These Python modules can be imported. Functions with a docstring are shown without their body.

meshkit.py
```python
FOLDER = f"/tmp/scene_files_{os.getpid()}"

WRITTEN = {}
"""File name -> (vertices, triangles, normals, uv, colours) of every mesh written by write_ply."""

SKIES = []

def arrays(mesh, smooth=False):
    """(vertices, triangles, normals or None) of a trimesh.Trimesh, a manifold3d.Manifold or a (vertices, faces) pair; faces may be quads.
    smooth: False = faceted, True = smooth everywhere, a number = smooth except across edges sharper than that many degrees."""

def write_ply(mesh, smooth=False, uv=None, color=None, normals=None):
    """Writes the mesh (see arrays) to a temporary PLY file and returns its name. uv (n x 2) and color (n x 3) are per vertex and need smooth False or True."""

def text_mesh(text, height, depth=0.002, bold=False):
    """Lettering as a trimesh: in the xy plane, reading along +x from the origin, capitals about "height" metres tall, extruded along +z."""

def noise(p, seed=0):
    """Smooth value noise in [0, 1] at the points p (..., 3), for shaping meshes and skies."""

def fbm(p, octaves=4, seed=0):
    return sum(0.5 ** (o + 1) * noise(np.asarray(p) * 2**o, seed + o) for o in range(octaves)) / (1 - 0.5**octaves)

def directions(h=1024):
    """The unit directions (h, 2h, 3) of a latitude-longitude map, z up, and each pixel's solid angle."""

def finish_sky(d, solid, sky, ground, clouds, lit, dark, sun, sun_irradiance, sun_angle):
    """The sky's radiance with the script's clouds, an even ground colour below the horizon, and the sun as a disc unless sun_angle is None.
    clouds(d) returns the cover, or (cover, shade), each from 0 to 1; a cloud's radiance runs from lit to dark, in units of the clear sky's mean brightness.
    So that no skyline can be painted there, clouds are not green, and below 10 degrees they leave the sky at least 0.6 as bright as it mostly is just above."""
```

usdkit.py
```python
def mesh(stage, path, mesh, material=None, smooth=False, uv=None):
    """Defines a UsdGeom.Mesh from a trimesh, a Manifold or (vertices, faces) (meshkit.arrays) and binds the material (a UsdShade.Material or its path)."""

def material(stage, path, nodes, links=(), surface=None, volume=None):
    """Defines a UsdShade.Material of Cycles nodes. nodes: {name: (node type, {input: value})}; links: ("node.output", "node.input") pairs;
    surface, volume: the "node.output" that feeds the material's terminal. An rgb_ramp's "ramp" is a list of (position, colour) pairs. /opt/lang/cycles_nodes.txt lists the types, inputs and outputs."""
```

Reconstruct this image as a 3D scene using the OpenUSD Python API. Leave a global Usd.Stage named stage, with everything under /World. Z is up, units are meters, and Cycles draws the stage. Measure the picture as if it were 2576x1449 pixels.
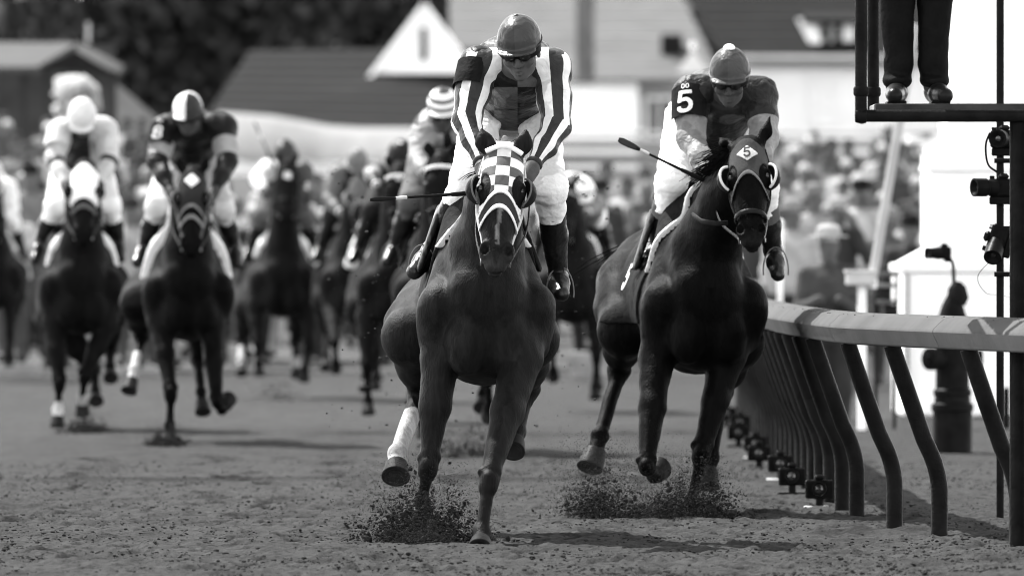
import math, random
import numpy as np
import trimesh
import usdkit, meshkit
from pxr import Usd, UsdGeom, UsdLux, UsdShade, Sdf, Gf, Vt

stage = Usd.Stage.CreateInMemory()
UsdGeom.SetStageUpAxis(stage, "Z")
UsdGeom.SetStageMetersPerUnit(stage, 1.0)
world = UsdGeom.Xform.Define(stage, "/World")
stage.SetDefaultPrim(world.GetPrim())
UsdGeom.Scope.Define(stage, "/World/Looks")
rng = np.random.default_rng(7)

# ------------------------------------------------------------------ camera, sky, sun, exposure
F = 25560.0            # focal length of the long lens, in pixels of a 2576 pixel wide picture
EYE = 1.30             # the lens stands 1.3 m above the track
cam = UsdGeom.Camera.Define(stage, "/World/camera")
cam.CreateHorizontalApertureAttr(36.0)
cam.CreateFocalLengthAttr(36.0 * F / 2576.0)
cam.CreateVerticalApertureOffsetAttr(-36.0 * 89.5 / 2576.0)
cam.CreateFStopAttr(4.9)
cam.CreateFocusDistanceAttr(45.6)
cam.CreateClippingRangeAttr(Gf.Vec2f(1.0, 3000.0))
cam.AddTranslateOp().Set(Gf.Vec3d(0, 0, EYE))
cam.AddRotateXOp().Set(90.0)
cam.CreateExposureAttr(2.15)

SUN = np.array([-0.52, 0.52, 1.0]); SUN /= np.linalg.norm(SUN)
dome = UsdLux.DomeLight.Define(stage, "/World/sky")
dome.GetPrim().SetCustomDataByKey("kind", "structure")
sky = usdkit.material(stage, "/World/Looks/sky_look", {
    "s": ("sky_texture", {"sky_type": "single_scattering", "sun_disc": False, "sun_elevation": float(math.asin(SUN[2])),
                          "sun_rotation": float(math.atan2(SUN[0], SUN[1]))}),
    "g": ("rgb_to_bw", {}),          # black and white film: the sky's light without its blue
    "b": ("background_shader", {"strength": 0.14})},
    [("s.color", "g.color"), ("g.val", "b.color")], surface="b.background")
UsdShade.MaterialBindingAPI.Apply(dome.GetPrim()).Bind(sky)
sun = UsdLux.DistantLight.Define(stage, "/World/sun")
sun.CreateIntensityAttr(0.8)
sun.CreateAngleAttr(0.5)
sun.CreateNormalizeAttr(True)
sun.CreateColorAttr(Gf.Vec3f(1.0, 0.995, 0.985))
_q = Gf.Rotation(Gf.Vec3d(0, 0, 1), Gf.Vec3d(*map(float, SUN)))
sun.AddTransformOp().Set(Gf.Matrix4d().SetRotate(_q))


def at(px, py, Y):
    """The point at distance Y that stands at (px, py) of the 2576 x 1449 picture."""
    return np.array([(px - 1288.0) * Y / F, Y, EYE + (635.0 - py) * Y / F])


# ------------------------------------------------------------------ naming, tagging, meshes
_used = {}


def numbered(parent, name):
    k = (parent, name)
    n = _used.get(k, 0)
    _used[k] = n + 1
    return name if n == 0 else f"{name}_{n:03d}"


def tag(p, label=None, cat=None, group=None, kind=None):
    p = p.GetPrim() if hasattr(p, "GetPrim") else p
    for k, v in (("label", label), ("category", cat), ("group", group), ("kind", kind)):
        if v:
            p.SetCustomDataByKey(k, v)
    return p


class Thing:
    def __init__(self, name, base, label=None, cat=None, group=None, kind=None):
        self.base = np.asarray(base, float)
        self.path = "/World/" + numbered("/World", name)
        x = UsdGeom.Xform.Define(stage, self.path)
        x.AddTranslateOp().Set(Gf.Vec3d(*map(float, self.base)))
        tag(x, label, cat, group, kind)


def arr(m):
    if isinstance(m, tuple):
        v, f = np.asarray(m[0], float), np.asarray(m[1], int)
    else:
        v, f = np.asarray(m.vertices, float), np.asarray(m.faces, int)
    if len(f) and f.shape[1] == 4:
        f = np.vstack([f[:, [0, 1, 2]], f[:, [0, 2, 3]]])
    return v, f


def join(ms):
    vs, fs, n = [], [], 0
    for m in ms:
        v, f = arr(m)
        vs.append(v); fs.append(f + n); n += len(v)
    return np.vstack(vs), np.vstack(fs)


class Part:
    def __init__(self, path, base):
        self.path, self.base = path, base


def part(name, m, mat, parent, smooth=35, attrs=None, label=None, kind=None):
    """One Mesh prim under a thing or a part; world coordinates in, the thing's own out."""
    v, f = arr(m)
    p = parent.path + "/" + numbered(parent.path, name)
    prim = usdkit.mesh(stage, p, (v - parent.base, f), mat, smooth=True if attrs else smooth)
    for k, a in (attrs or {}).items():
        a = np.asarray(a, np.float32)
        if a.ndim == 1:
            UsdGeom.PrimvarsAPI(prim).CreatePrimvar(k, Sdf.ValueTypeNames.FloatArray, "vertex").Set(Vt.FloatArray.FromNumpy(a))
        else:
            UsdGeom.PrimvarsAPI(prim).CreatePrimvar(k, Sdf.ValueTypeNames.Float3Array, "vertex").Set(Vt.Vec3fArray.FromNumpy(a))
    tag(prim, label, kind=kind)
    return Part(p, parent.base)


def single(name, m, mat, label, cat=None, group=None, kind=None, smooth=35, attrs=None):
    root = Part("/World", np.zeros(3))
    p = part(name, m, mat, root, smooth, attrs)
    tag(stage.GetPrimAtPath(p.path), label, cat, group, kind)
    return p


def curves(name, strands, mat, parent, width):
    """Hair or wires: one BasisCurves under a thing. strands: list of (n,3) world points."""
    p = parent.path + "/" + numbered(parent.path, name)
    c = UsdGeom.BasisCurves.Define(stage, p)
    c.CreateTypeAttr("linear")
    pts = np.vstack(strands) - parent.base
    c.CreatePointsAttr(Vt.Vec3fArray.FromNumpy(pts.astype(np.float32)))
    c.CreateCurveVertexCountsAttr(Vt.IntArray([len(s) for s in strands]))
    w = []
    for s in strands:
        w.append(width * np.linspace(1, 0.35, len(s)))
    c.CreateWidthsAttr(Vt.FloatArray.FromNumpy(np.concatenate(w).astype(np.float32)))
    c.SetWidthsInterpolation("vertex")
    UsdShade.MaterialBindingAPI.Apply(c.GetPrim()).Bind(mat)
    return p


# ------------------------------------------------------------------ simple solids
def box(c, s, rz=0.0, bevel=0.0, R=None):
    c = np.asarray(c, float); s = np.asarray(s, float)
    if bevel > 0:
        v = []
        b = min(bevel, s.min() * 0.45)
        for sx in (-1, 1):
            for sy in (-1, 1):
                for sz in (-1, 1):
                    q = np.array([sx, sy, sz]) * s / 2
                    for k in range(3):
                        w = q.copy(); w -= np.array([sx, sy, sz]) * b; w[k] += (sx, sy, sz)[k] * b
                        v.append(w)
        m = trimesh.convex.convex_hull(np.array(v))
    else:
        m = trimesh.creation.box(s)
    V = np.array(m.vertices)
    if rz:
        a = math.radians(rz)
        V = V @ np.array([[math.cos(a), -math.sin(a), 0], [math.sin(a), math.cos(a), 0], [0, 0, 1]]).T
    if R is not None:
        V = V @ np.asarray(R).T
    return V + c, np.array(m.faces)


def frame_of(d):
    d = np.asarray(d, float); d = d / np.linalg.norm(d)
    a = np.array([0, 0, 1.0]) if abs(d[2]) < 0.9 else np.array([1.0, 0, 0])
    x = np.cross(a, d); x /= np.linalg.norm(x)
    return x, np.cross(d, x), d


def tube(pts, r, n=10, caps=True, flat=None, side=None):
    """A tube along pts; r a number or one per point; flat: (a, b) half sizes of an elliptic strap with its wide axis along side."""
    pts = np.asarray(pts, float); m = len(pts)
    r = np.full(m, r, float) if np.ndim(r) == 0 else np.asarray(r, float)
    T = np.gradient(pts, axis=0); T /= np.maximum(np.linalg.norm(T, axis=1, keepdims=True), 1e-9)
    x, _, _ = frame_of(T[0])
    if side is not None:
        x = np.asarray(side, float)
    rings = []
    ang = np.arange(n) * 2 * np.pi / n
    for i in range(m):
        xs = (np.asarray(side, float) if side is not None else x)
        xs = xs - T[i] * (xs @ T[i]); xs /= max(np.linalg.norm(xs), 1e-9); x = xs
        y = np.cross(T[i], xs)
        a, b = (r[i], r[i]) if flat is None else (flat[0] * r[i] / r.max(), flat[1] * r[i] / r.max())
        rings.append(pts[i] + np.outer(np.cos(ang) * a, xs) + np.outer(np.sin(ang) * b, y))
    v = np.vstack(rings); f = []
    for i in range(m - 1):
        for j in range(n):
            k = (j + 1) % n
            f += [[i * n + j, i * n + k, (i + 1) * n + k], [i * n + j, (i + 1) * n + k, (i + 1) * n + j]]
    if caps:
        v = np.vstack([v, pts[:1], pts[-1:]]); a = len(v) - 2
        for j in range(n):
            k = (j + 1) % n
            f += [[a, k, j], [a + 1, (m - 1) * n + j, (m - 1) * n + k]]
    return v, np.array(f)


def lathe(prof, axis=(0, 0, 1), c=(0, 0, 0), n=24):
    """prof: (radius, height) pairs turned about axis through c."""
    prof = np.asarray(prof, float)
    x, y, d = frame_of(axis)
    ang = np.arange(n) * 2 * np.pi / n
    v = np.vstack([np.asarray(c) + d * h + np.outer(np.cos(ang) * r, x) + np.outer(np.sin(ang) * r, y) for r, h in prof])
    f = []
    for i in range(len(prof) - 1):
        for j in range(n):
            k = (j + 1) % n
            f += [[i * n + j, i * n + k, (i + 1) * n + k], [i * n + j, (i + 1) * n + k, (i + 1) * n + j]]
    return v, np.array(f)


def bez(*p, n=12):
    """A smooth curve through the points p."""
    p = np.asarray(p, float)
    if len(p) == 2:
        return np.linspace(p[0], p[1], n)
    P = np.vstack([2 * p[0] - p[1], p, 2 * p[-1] - p[-2]])
    out = []
    for i in range(1, len(P) - 2):
        t = np.linspace(0, 1, n, endpoint=(i == len(P) - 3))[:, None]
        a, b, c, d = P[i - 1], P[i], P[i + 1], P[i + 2]
        out.append(0.5 * ((2 * b) + (c - a) * t + (2 * a - 5 * b + 4 * c - d) * t ** 2 + (3 * b - a - 3 * c + d) * t ** 3))
    return np.vstack(out)


# ------------------------------------------------------------------ bodies as smooth unions of bones and muscles
class Field:
    def __init__(self, lo, hi, h):
        self.h = h
        self.lo = np.asarray(lo, float)
        self.n = np.ceil((np.asarray(hi, float) - self.lo) / h).astype(int) + 1
        self.g = np.full(self.n, 1.0, np.float32)
        self.ax = [(self.lo[i] + h * np.arange(self.n[i])).astype(np.float32) for i in range(3)]

    def _sub(self, lo, hi):
        a = np.clip(np.floor((np.asarray(lo) - self.lo) / self.h).astype(int), 0, self.n - 1)
        b = np.clip(np.ceil((np.asarray(hi) - self.lo) / self.h).astype(int) + 1, 1, self.n)
        if (b <= a).any():
            return None, None
        sl = tuple(slice(a[i], b[i]) for i in range(3))
        return sl, np.ix_(*[self.ax[i][sl[i]] for i in range(3)])

    def _put(self, sl, d, k, sub):
        a = self.g[sl]
        d = d.astype(np.float32)
        if sub:
            d = -d
            h = np.clip(0.5 + 0.5 * (d - a) / k, 0, 1)
            self.g[sl] = a + (d - a) * h + k * h * (1 - h)
        else:
            h = np.clip(0.5 + 0.5 * (a - d) / k, 0, 1)
            self.g[sl] = a + (d - a) * h - k * h * (1 - h)

    def cone(self, a, b, ra, rb, k=0.03, u=None, su=1.0, sub=False):
        a = np.asarray(a, float); b = np.asarray(b, float)
        m = max(ra, rb) * max(1.0, su) + k + 0.06
        sl, (X, Y, Z) = self._sub(np.minimum(a, b) - m, np.maximum(a, b) + m)
        if sl is None:
            return
        if u is not None:
            u = np.asarray(u, float); q = 1.0 / su - 1.0
            sc = lambda p: p + u * (p @ u) * q
            a2, b2 = sc(a), sc(b)
            du = (X * u[0] + Y * u[1] + Z * u[2]) * q
            X, Y, Z = X + du * u[0], Y + du * u[1], Z + du * u[2]
        else:
            a2, b2 = a, b
        ba = b2 - a2; L = max(ba @ ba, 1e-9)
        t = np.clip(((X - a2[0]) * ba[0] + (Y - a2[1]) * ba[1] + (Z - a2[2]) * ba[2]) / L, 0, 1)
        d = np.sqrt((X - a2[0] - t * ba[0]) ** 2 + (Y - a2[1] - t * ba[1]) ** 2 + (Z - a2[2] - t * ba[2]) ** 2) - (ra + t * (rb - ra))
        self._put(sl, d * (math.sqrt(su) if su < 1 else 1.0), k, sub)

    def ell(self, c, r, k=0.03, axes=None, sub=False):
        c = np.asarray(c, float); r = np.broadcast_to(np.asarray(r, float), 3)
        A = np.eye(3) if axes is None else np.asarray(axes, float)
        m = r.max() + k + 0.06
        sl, (X, Y, Z) = self._sub(c - m, c + m)
        if sl is None:
            return
        X, Y, Z = X - c[0], Y - c[1], Z - c[2]
        q = [X * A[i][0] + Y * A[i][1] + Z * A[i][2] for i in range(3)]
        k0 = np.sqrt(sum((q[i] / r[i]) ** 2 for i in range(3)))
        k1 = np.sqrt(sum((q[i] / r[i] ** 2) ** 2 for i in range(3))) + 1e-9
        self._put(sl, np.where(k0 < 1e-4, -r.min(), k0 * (k0 - 1) / k1), k, sub)

    def limb(self, pts, rs, k=0.02, **kw):
        for i in range(len(pts) - 1):
            self.cone(pts[i], pts[i + 1], rs[i], rs[i + 1], k, **kw)

    def grid(self):
        return np.meshgrid(*self.ax, indexing="ij", sparse=True)

    def mesh(self, G=None):
        return nets(self.g if G is None else G, self.lo, self.h)

    def shell(self, off, region, keep=-0.006):
        """The skin at a distance off from the body where region < 0; its hidden inside is left out."""
        G = np.maximum(self.g - off, region.astype(np.float32))
        v, f = nets(G, self.lo, self.h)
        if not len(v):
            return v, f
        i = np.clip(np.round((v - self.lo) / self.h).astype(int), 0, self.n - 1)
        val = self.g[i[:, 0], i[:, 1], i[:, 2]]
        f = f[(val[f] > keep).any(1)]
        used = np.unique(f)
        back = np.full(len(v), -1); back[used] = np.arange(len(used))
        return v[used], back[f]


_C = np.array([[i & 1, (i >> 1) & 1, (i >> 2) & 1] for i in range(8)])
_E = [(a, b) for a in range(8) for b in range(a + 1, 8) if bin(a ^ b).count("1") == 1]


def nets(G, lo, h):
    S = G < 0
    n = np.array(G.shape)
    s8 = [S[c[0]:n[0] - 1 + c[0], c[1]:n[1] - 1 + c[1], c[2]:n[2] - 1 + c[2]] for c in _C]
    anyv = s8[0].copy(); allv = s8[0].copy()
    for s in s8[1:]:
        anyv |= s; allv &= s
    act = anyv & ~allv
    idx = np.argwhere(act)
    if not len(idx):
        return np.zeros((0, 3)), np.zeros((0, 4), int)
    ids = np.full(act.shape, -1, np.int64); ids[act] = np.arange(len(idx))
    val = np.stack([G[idx[:, 0] + c[0], idx[:, 1] + c[1], idx[:, 2] + c[2]] for c in _C], 1).astype(float)
    pos = np.zeros((len(idx), 3)); cnt = np.zeros(len(idx))
    for a, b in _E:
        m = (val[:, a] < 0) != (val[:, b] < 0)
        t = val[m, a] / (val[m, a] - val[m, b])
        pos[m] += _C[a] + t[:, None] * (_C[b] - _C[a]); cnt[m] += 1
    v = np.asarray(lo) + h * (idx + pos / cnt[:, None])
    faces = []
    for ax in range(3):
        o1, o2 = [(1, 2), (2, 0), (0, 1)][ax]
        lo_ = [slice(0, None)] * 3; hi_ = [slice(0, None)] * 3
        lo_[ax] = slice(0, n[ax] - 1); hi_[ax] = slice(1, n[ax])
        for o in (o1, o2):
            lo_[o] = slice(1, n[o] - 1); hi_[o] = slice(1, n[o] - 1)
        A, B = S[tuple(lo_)], S[tuple(hi_)]
        for flip, m in ((False, A & ~B), (True, ~A & B)):
            e = np.argwhere(m)
            if not len(e):
                continue
            e[:, o1] += 1; e[:, o2] += 1
            q = []
            for d1, d2 in ((-1, -1), (0, -1), (0, 0), (-1, 0)):
                w = e.copy(); w[:, o1] += d1; w[:, o2] += d2
                q.append(ids[w[:, 0], w[:, 1], w[:, 2]])
            q = np.stack(q, 1)
            faces.append(q[:, ::-1] if flip else q)
    return v, np.vstack(faces)


def vnormals(v, f):
    v, f = arr((v, f))
    n = np.zeros_like(v); c = np.cross(v[f[:, 1]] - v[f[:, 0]], v[f[:, 2]] - v[f[:, 0]])
    for k in range(3):
        np.add.at(n, f[:, k], c)
    return n / np.maximum(np.linalg.norm(n, axis=1, keepdims=True), 1e-12)


def ruffle(m, amp, scale, seed=0, octaves=3):
    """Pushes the surface in and out along its normals by uneven noise: folds of cloth, hollows of muscle."""
    v, f = arr(m)
    if not len(v):
        return v, f
    s = np.broadcast_to(np.asarray(scale, float), 3)
    return v + vnormals(v, f) * ((meshkit.fbm(v * s, octaves, seed) - 0.5) * 2 * amp)[:, None], f


# ------------------------------------------------------------------ materials (all greys: black and white film)
_mats = {}


def g3(t):
    return (t, t, t)


def mat(name, tone, rough=0.6, vary=0.15, nscale=8.0, bump=0.0, bscale=40.0, spec=0.03, metal=0.0, bdist=0.01, sheen=0.0, coat=0.0):
    if name in _mats:
        return _mats[name]
    nodes = {"t": ("texture_coordinate", {}), "n": ("noise_texture", {"scale": nscale, "detail": 5.0, "roughness": 0.6}),
             "r": ("rgb_ramp", {"ramp": [(0.3, g3(tone * (1 - vary))), (0.7, g3(min(tone * (1 + vary), 0.95)))]}),
             "p": ("principled_bsdf", {"roughness": rough, "specular_ior_level": spec, "metallic": metal, "sheen_weight": sheen, "coat_weight": coat})}
    links = [("t.object", "n.vector"), ("n.fac", "r.fac"), ("r.color", "p.base_color")]
    if bump:
        nodes["bn"] = ("noise_texture", {"scale": bscale, "detail": 4.0, "roughness": 0.6})
        nodes["b"] = ("bump", {"strength": bump, "distance": bdist})
        links += [("t.object", "bn.vector"), ("bn.fac", "b.height"), ("b.normal", "p.normal")]
    m = usdkit.material(stage, "/World/Looks/" + name, nodes, links, surface="p.BSDF")
    _mats[name] = m
    return m


def coat_mat(name, rough=0.42, spec=0.12):
    """A horse's coat: its own colour per hair patch from the mesh, short hair as fine relief."""
    nodes = {"a": ("attribute", {"attribute": "tone"}), "t": ("texture_coordinate", {}),
             "m": ("mapping", {"scale": (17.0, 17.0, 4.0)}),
             "n": ("noise_texture", {"scale": 1.0, "detail": 8.0, "roughness": 0.72, "distortion": 0.6}),
             "r": ("rgb_ramp", {"ramp": [(0.28, g3(0.35)), (0.5, g3(1.0)), (0.72, g3(2.0))]}),
             "x": ("mix_color", {"blend_type": "multiply", "fac": 1.0}),
             "m2": ("mapping", {"scale": (170.0, 170.0, 40.0)}),
             "n2": ("noise_texture", {"scale": 1.0, "detail": 3.0}),
             "b": ("bump", {"strength": 0.6, "distance": 0.006}),
             "n3": ("noise_texture", {"scale": 7.0, "detail": 4.0}),
             "rr": ("map_range", {"from_min": 0.3, "from_max": 0.7, "to_min": rough - 0.08, "to_max": rough + 0.16}),
             "p": ("principled_bsdf", {"specular_ior_level": spec})}
    links = [("t.object", "m.vector"), ("m.vector", "n.vector"), ("n.fac", "r.fac"), ("a.fac", "x.a"), ("r.color", "x.b"), ("x.result", "p.base_color"),
             ("t.object", "m2.vector"), ("m2.vector", "n2.vector"), ("n2.fac", "b.height"), ("b.normal", "p.normal"),
             ("t.object", "n3.vector"), ("n3.fac", "rr.value"), ("rr.result", "p.roughness")]
    _mats[name] = usdkit.material(stage, "/World/Looks/" + name, nodes, links, surface="p.BSDF")
    return _mats[name]


def pattern_mat(name, kind, ta, tb, rough=0.45, spec=0.10, wrinkle=0.7, **kw):
    """Cloth with a woven or sewn pattern; the mesh carries the cloth's own coordinates in the primvar pat."""
    nodes = {"a": ("attribute", {"attribute": "pat"}), "t": ("texture_coordinate", {}),
             "mx": ("mix_color", {"a": g3(ta), "b": g3(tb)}),
             "n2": ("noise_texture", {"scale": kw.get("wscale", 16.0), "detail": 4.0, "roughness": 0.5, "distortion": 0.8}),
             "b": ("bump", {"strength": wrinkle, "distance": 0.02}),
             "n3": ("noise_texture", {"scale": 30.0, "detail": 4.0}),
             "r3": ("rgb_ramp", {"ramp": [(0.25, g3(0.82)), (0.75, g3(1.0))]}),
             "x": ("mix_color", {"blend_type": "multiply", "fac": 1.0}),
             "p": ("principled_bsdf", {"roughness": rough, "specular_ior_level": spec})}
    links = [("t.object", "n2.vector"), ("n2.fac", "b.height"), ("b.normal", "p.normal"), ("t.object", "n3.vector"), ("n3.fac", "r3.fac"),
             ("mx.result", "x.a"), ("r3.color", "x.b"), ("x.result", "p.base_color")]
    if kind == "around":          # stripes running along a sleeve
        nodes |= {"s": ("separate_xyz", {}), "at": ("math", {"math_type": "arctan2"}),
                  "mu": ("math", {"math_type": "multiply_add", "value2": kw["count"] / (2 * math.pi), "value3": kw.get("phase", 20.0)}),
                  "fr": ("math", {"math_type": "fraction"}), "gt": ("math", {"math_type": "greater_than", "value2": kw.get("duty", 0.5)})}
        links += [("a.vector", "s.vector"), ("s.x", "at.value1"), ("s.y", "at.value2"), ("at.value", "mu.value1"), ("mu.value", "fr.value1"), ("fr.value", "gt.value1"), ("gt.value", "mx.fac")]
    elif kind == "axis":          # bands across one axis
        ax = kw["axis"]
        nodes |= {"s": ("separate_xyz", {}), "mu": ("math", {"math_type": "multiply_add", "value2": kw["freq"], "value3": kw.get("phase", 20.0)}),
                  "fr": ("math", {"math_type": "fraction"}), "gt": ("math", {"math_type": "greater_than", "value2": kw.get("duty", 0.5)})}
        links += [("a.vector", "s.vector"), (f"s.{ax}", "mu.value1"), ("mu.value", "fr.value1"), ("fr.value", "gt.value1"), ("gt.value", "mx.fac")]
    elif kind == "check":
        nodes |= {"mp": ("mapping", {"scale": kw["scale"], "location": kw.get("loc", (0, 0, 0))}),
                  "c": ("checker_texture", {"scale": 1.0, "color1": g3(0), "color2": g3(1)})}
        links += [("a.vector", "mp.vector"), ("mp.vector", "c.vector"), ("c.fac", "mx.fac")]
    elif kind == "dots":
        nodes |= {"v": ("voronoi_texture", {"scale": kw["scale"], "randomness": 0.25}), "gt": ("math", {"math_type": "less_than", "value2": kw.get("size", 0.3)})}
        links += [("a.vector", "v.vector"), ("v.distance", "gt.value1"), ("gt.value", "mx.fac")]
    _mats[name] = usdkit.material(stage, "/World/Looks/" + name, nodes, links, surface="p.BSDF")
    return _mats[name]

# ------------------------------------------------------------------ horses
def unit(v):
    v = np.asarray(v, float)
    return v / np.linalg.norm(v)


class Head:
    """The head's own axes: t from poll to muzzle, u to the picture's right, n out of the face."""

    def __init__(self, poll, muzzle, turn=0.0):
        self.o = np.asarray(poll, float); d = np.asarray(muzzle, float) - self.o
        self.s = np.linalg.norm(d) / 0.60
        self.T = unit(d)
        u = np.array([1.0, 0, 0]); u = unit(u - self.T * (u @ self.T))
        n = np.cross(self.T, u) * -1
        if n[1] > 0:
            n = -n
        a = math.radians(turn)
        self.U = u * math.cos(a) + n * math.sin(a)
        self.N = n * math.cos(a) - u * math.sin(a)

    def __call__(self, t, u, n):
        return self.o + self.s * (t * self.T + u * self.U + n * self.N)

    def axes(self):
        return np.array([self.T, self.U, self.N])

    def local(self, X, Y, Z):
        x, y, z = X - self.o[0], Y - self.o[1], Z - self.o[2]
        return [(x * a[0] + y * a[1] + z * a[2]) / self.s for a in (self.T, self.U, self.N)]


def head_field(f, H, ears=True, ear=None):
    s = H.s; A = H.axes()
    f.cone(H(.03, 0, -.045), H(.2, 0, -.035), .088 * s, .098 * s, .02, u=H.U, su=1.0)
    f.cone(H(.2, 0, -.02), H(.47, 0, -.022), .088 * s, .062 * s, .02, u=H.U, su=1.12)
    f.ell(H(.13, 0, -.0), np.array([.10, .075, .06]) * s, .03, A)
    for q in (-1, 1):
        f.ell(H(.205, q * .085, .008), np.array([.045, .03, .032]) * s, .025, A)
        f.ell(H(.23, q * .048, -.115), np.array([.13, .042, .085]) * s, .03, A)
        f.cone(H(.33, q * .035, -.095), H(.53, q * .022, -.06), .036 * s, .028 * s, .03)
        f.cone(H(.27, q * .082, -.02), H(.4, q * .06, -.025), .016 * s, .01 * s, .02)
        f.ell(H(.525, q * .054, .010), np.array([.048, .030, .036]) * s, .016, A)
    f.ell(H(.555, 0, -.012), np.array([.06, .06, .05]) * s, .025, A)
    f.ell(H(.598, 0, -.008), np.array([.03, .05, .036]) * s, .02, A)
    f.ell(H(.592, 0, -.062), np.array([.03, .037, .026]) * s, .014, A)
    for q in (-1, 1):
        f.ell(H(.527, q * .056, .043), np.array([.030, .019, .032]) * s, .008, A, sub=True)
        f.ell(H(.205, q * .104, .03), np.array([.02, .014, .014]) * s, .012, A, sub=True)
    f.ell(H(.578, 0, .035), np.array([.03, .006, .012]) * s, .012, A, sub=True)
    f.ell(H(.612, 0, -.038), np.array([.03, .05, .005]) * s, .006, A, sub=True)
    if ears:
        ew = (ear or {}).get("w", .036)
        for q in (-1, 1):
            a = H(-.005, q * .052, -.045)
            d = (ear or {}).get(q, np.array([q * .045, .01, .13]))
            b = a + np.asarray(d) * .5 + np.array([q * .012, 0, 0]); c = a + np.asarray(d)
            f.cone(a, b, .028 * s, ew * s, .012, u=unit(np.cross(np.asarray(d), [1, 0, 0])), su=.55)
            f.cone(b, c, ew * s, .007 * s, .012, u=unit(np.cross(np.asarray(d), [1, 0, 0])), su=.55)
            f.ell(b + np.array([0, -.028, -.0]), np.array([.014, .02, .055]) * s, .01, None, sub=True)


def hoof(ankle, tip, r, front):
    """A hoof: a cut cone with a sloping wall and a hollow sole."""
    d = unit(np.asarray(tip) - np.asarray(ankle))
    fr = np.asarray(front, float); fr = unit(fr - d * (fr @ d))
    x = np.cross(fr, d)
    L = np.linalg.norm(np.asarray(tip) - np.asarray(ankle))
    prof = [(.74, -.012), (.82, .0), (1.0, L * .78), (1.02, L * .86), (.99, L * .9), (.8, L * .895), (.62, L * .8), (.0001, L * .76)]
    n = 22; rings = []
    for q, h in prof:
        a = np.arange(n) * 2 * np.pi / n
        s = np.where(np.cos(a) > -.5, 1.0, .9)
        c = np.asarray(ankle) + d * h + fr * (.35 * (h - L * .5) * .5)
        rings.append(c + np.outer(np.cos(a) * q * r * 1.08 * s, fr) + np.outer(np.sin(a) * q * r * .98, x))
    v = np.vstack(rings); f = []
    for i in range(len(prof) - 1):
        for j in range(n):
            k = (j + 1) % n
            f += [[i * n + j, i * n + k, (i + 1) * n + k], [i * n + j, (i + 1) * n + k, (i + 1) * n + j]]
    return v, np.array(f)


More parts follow.
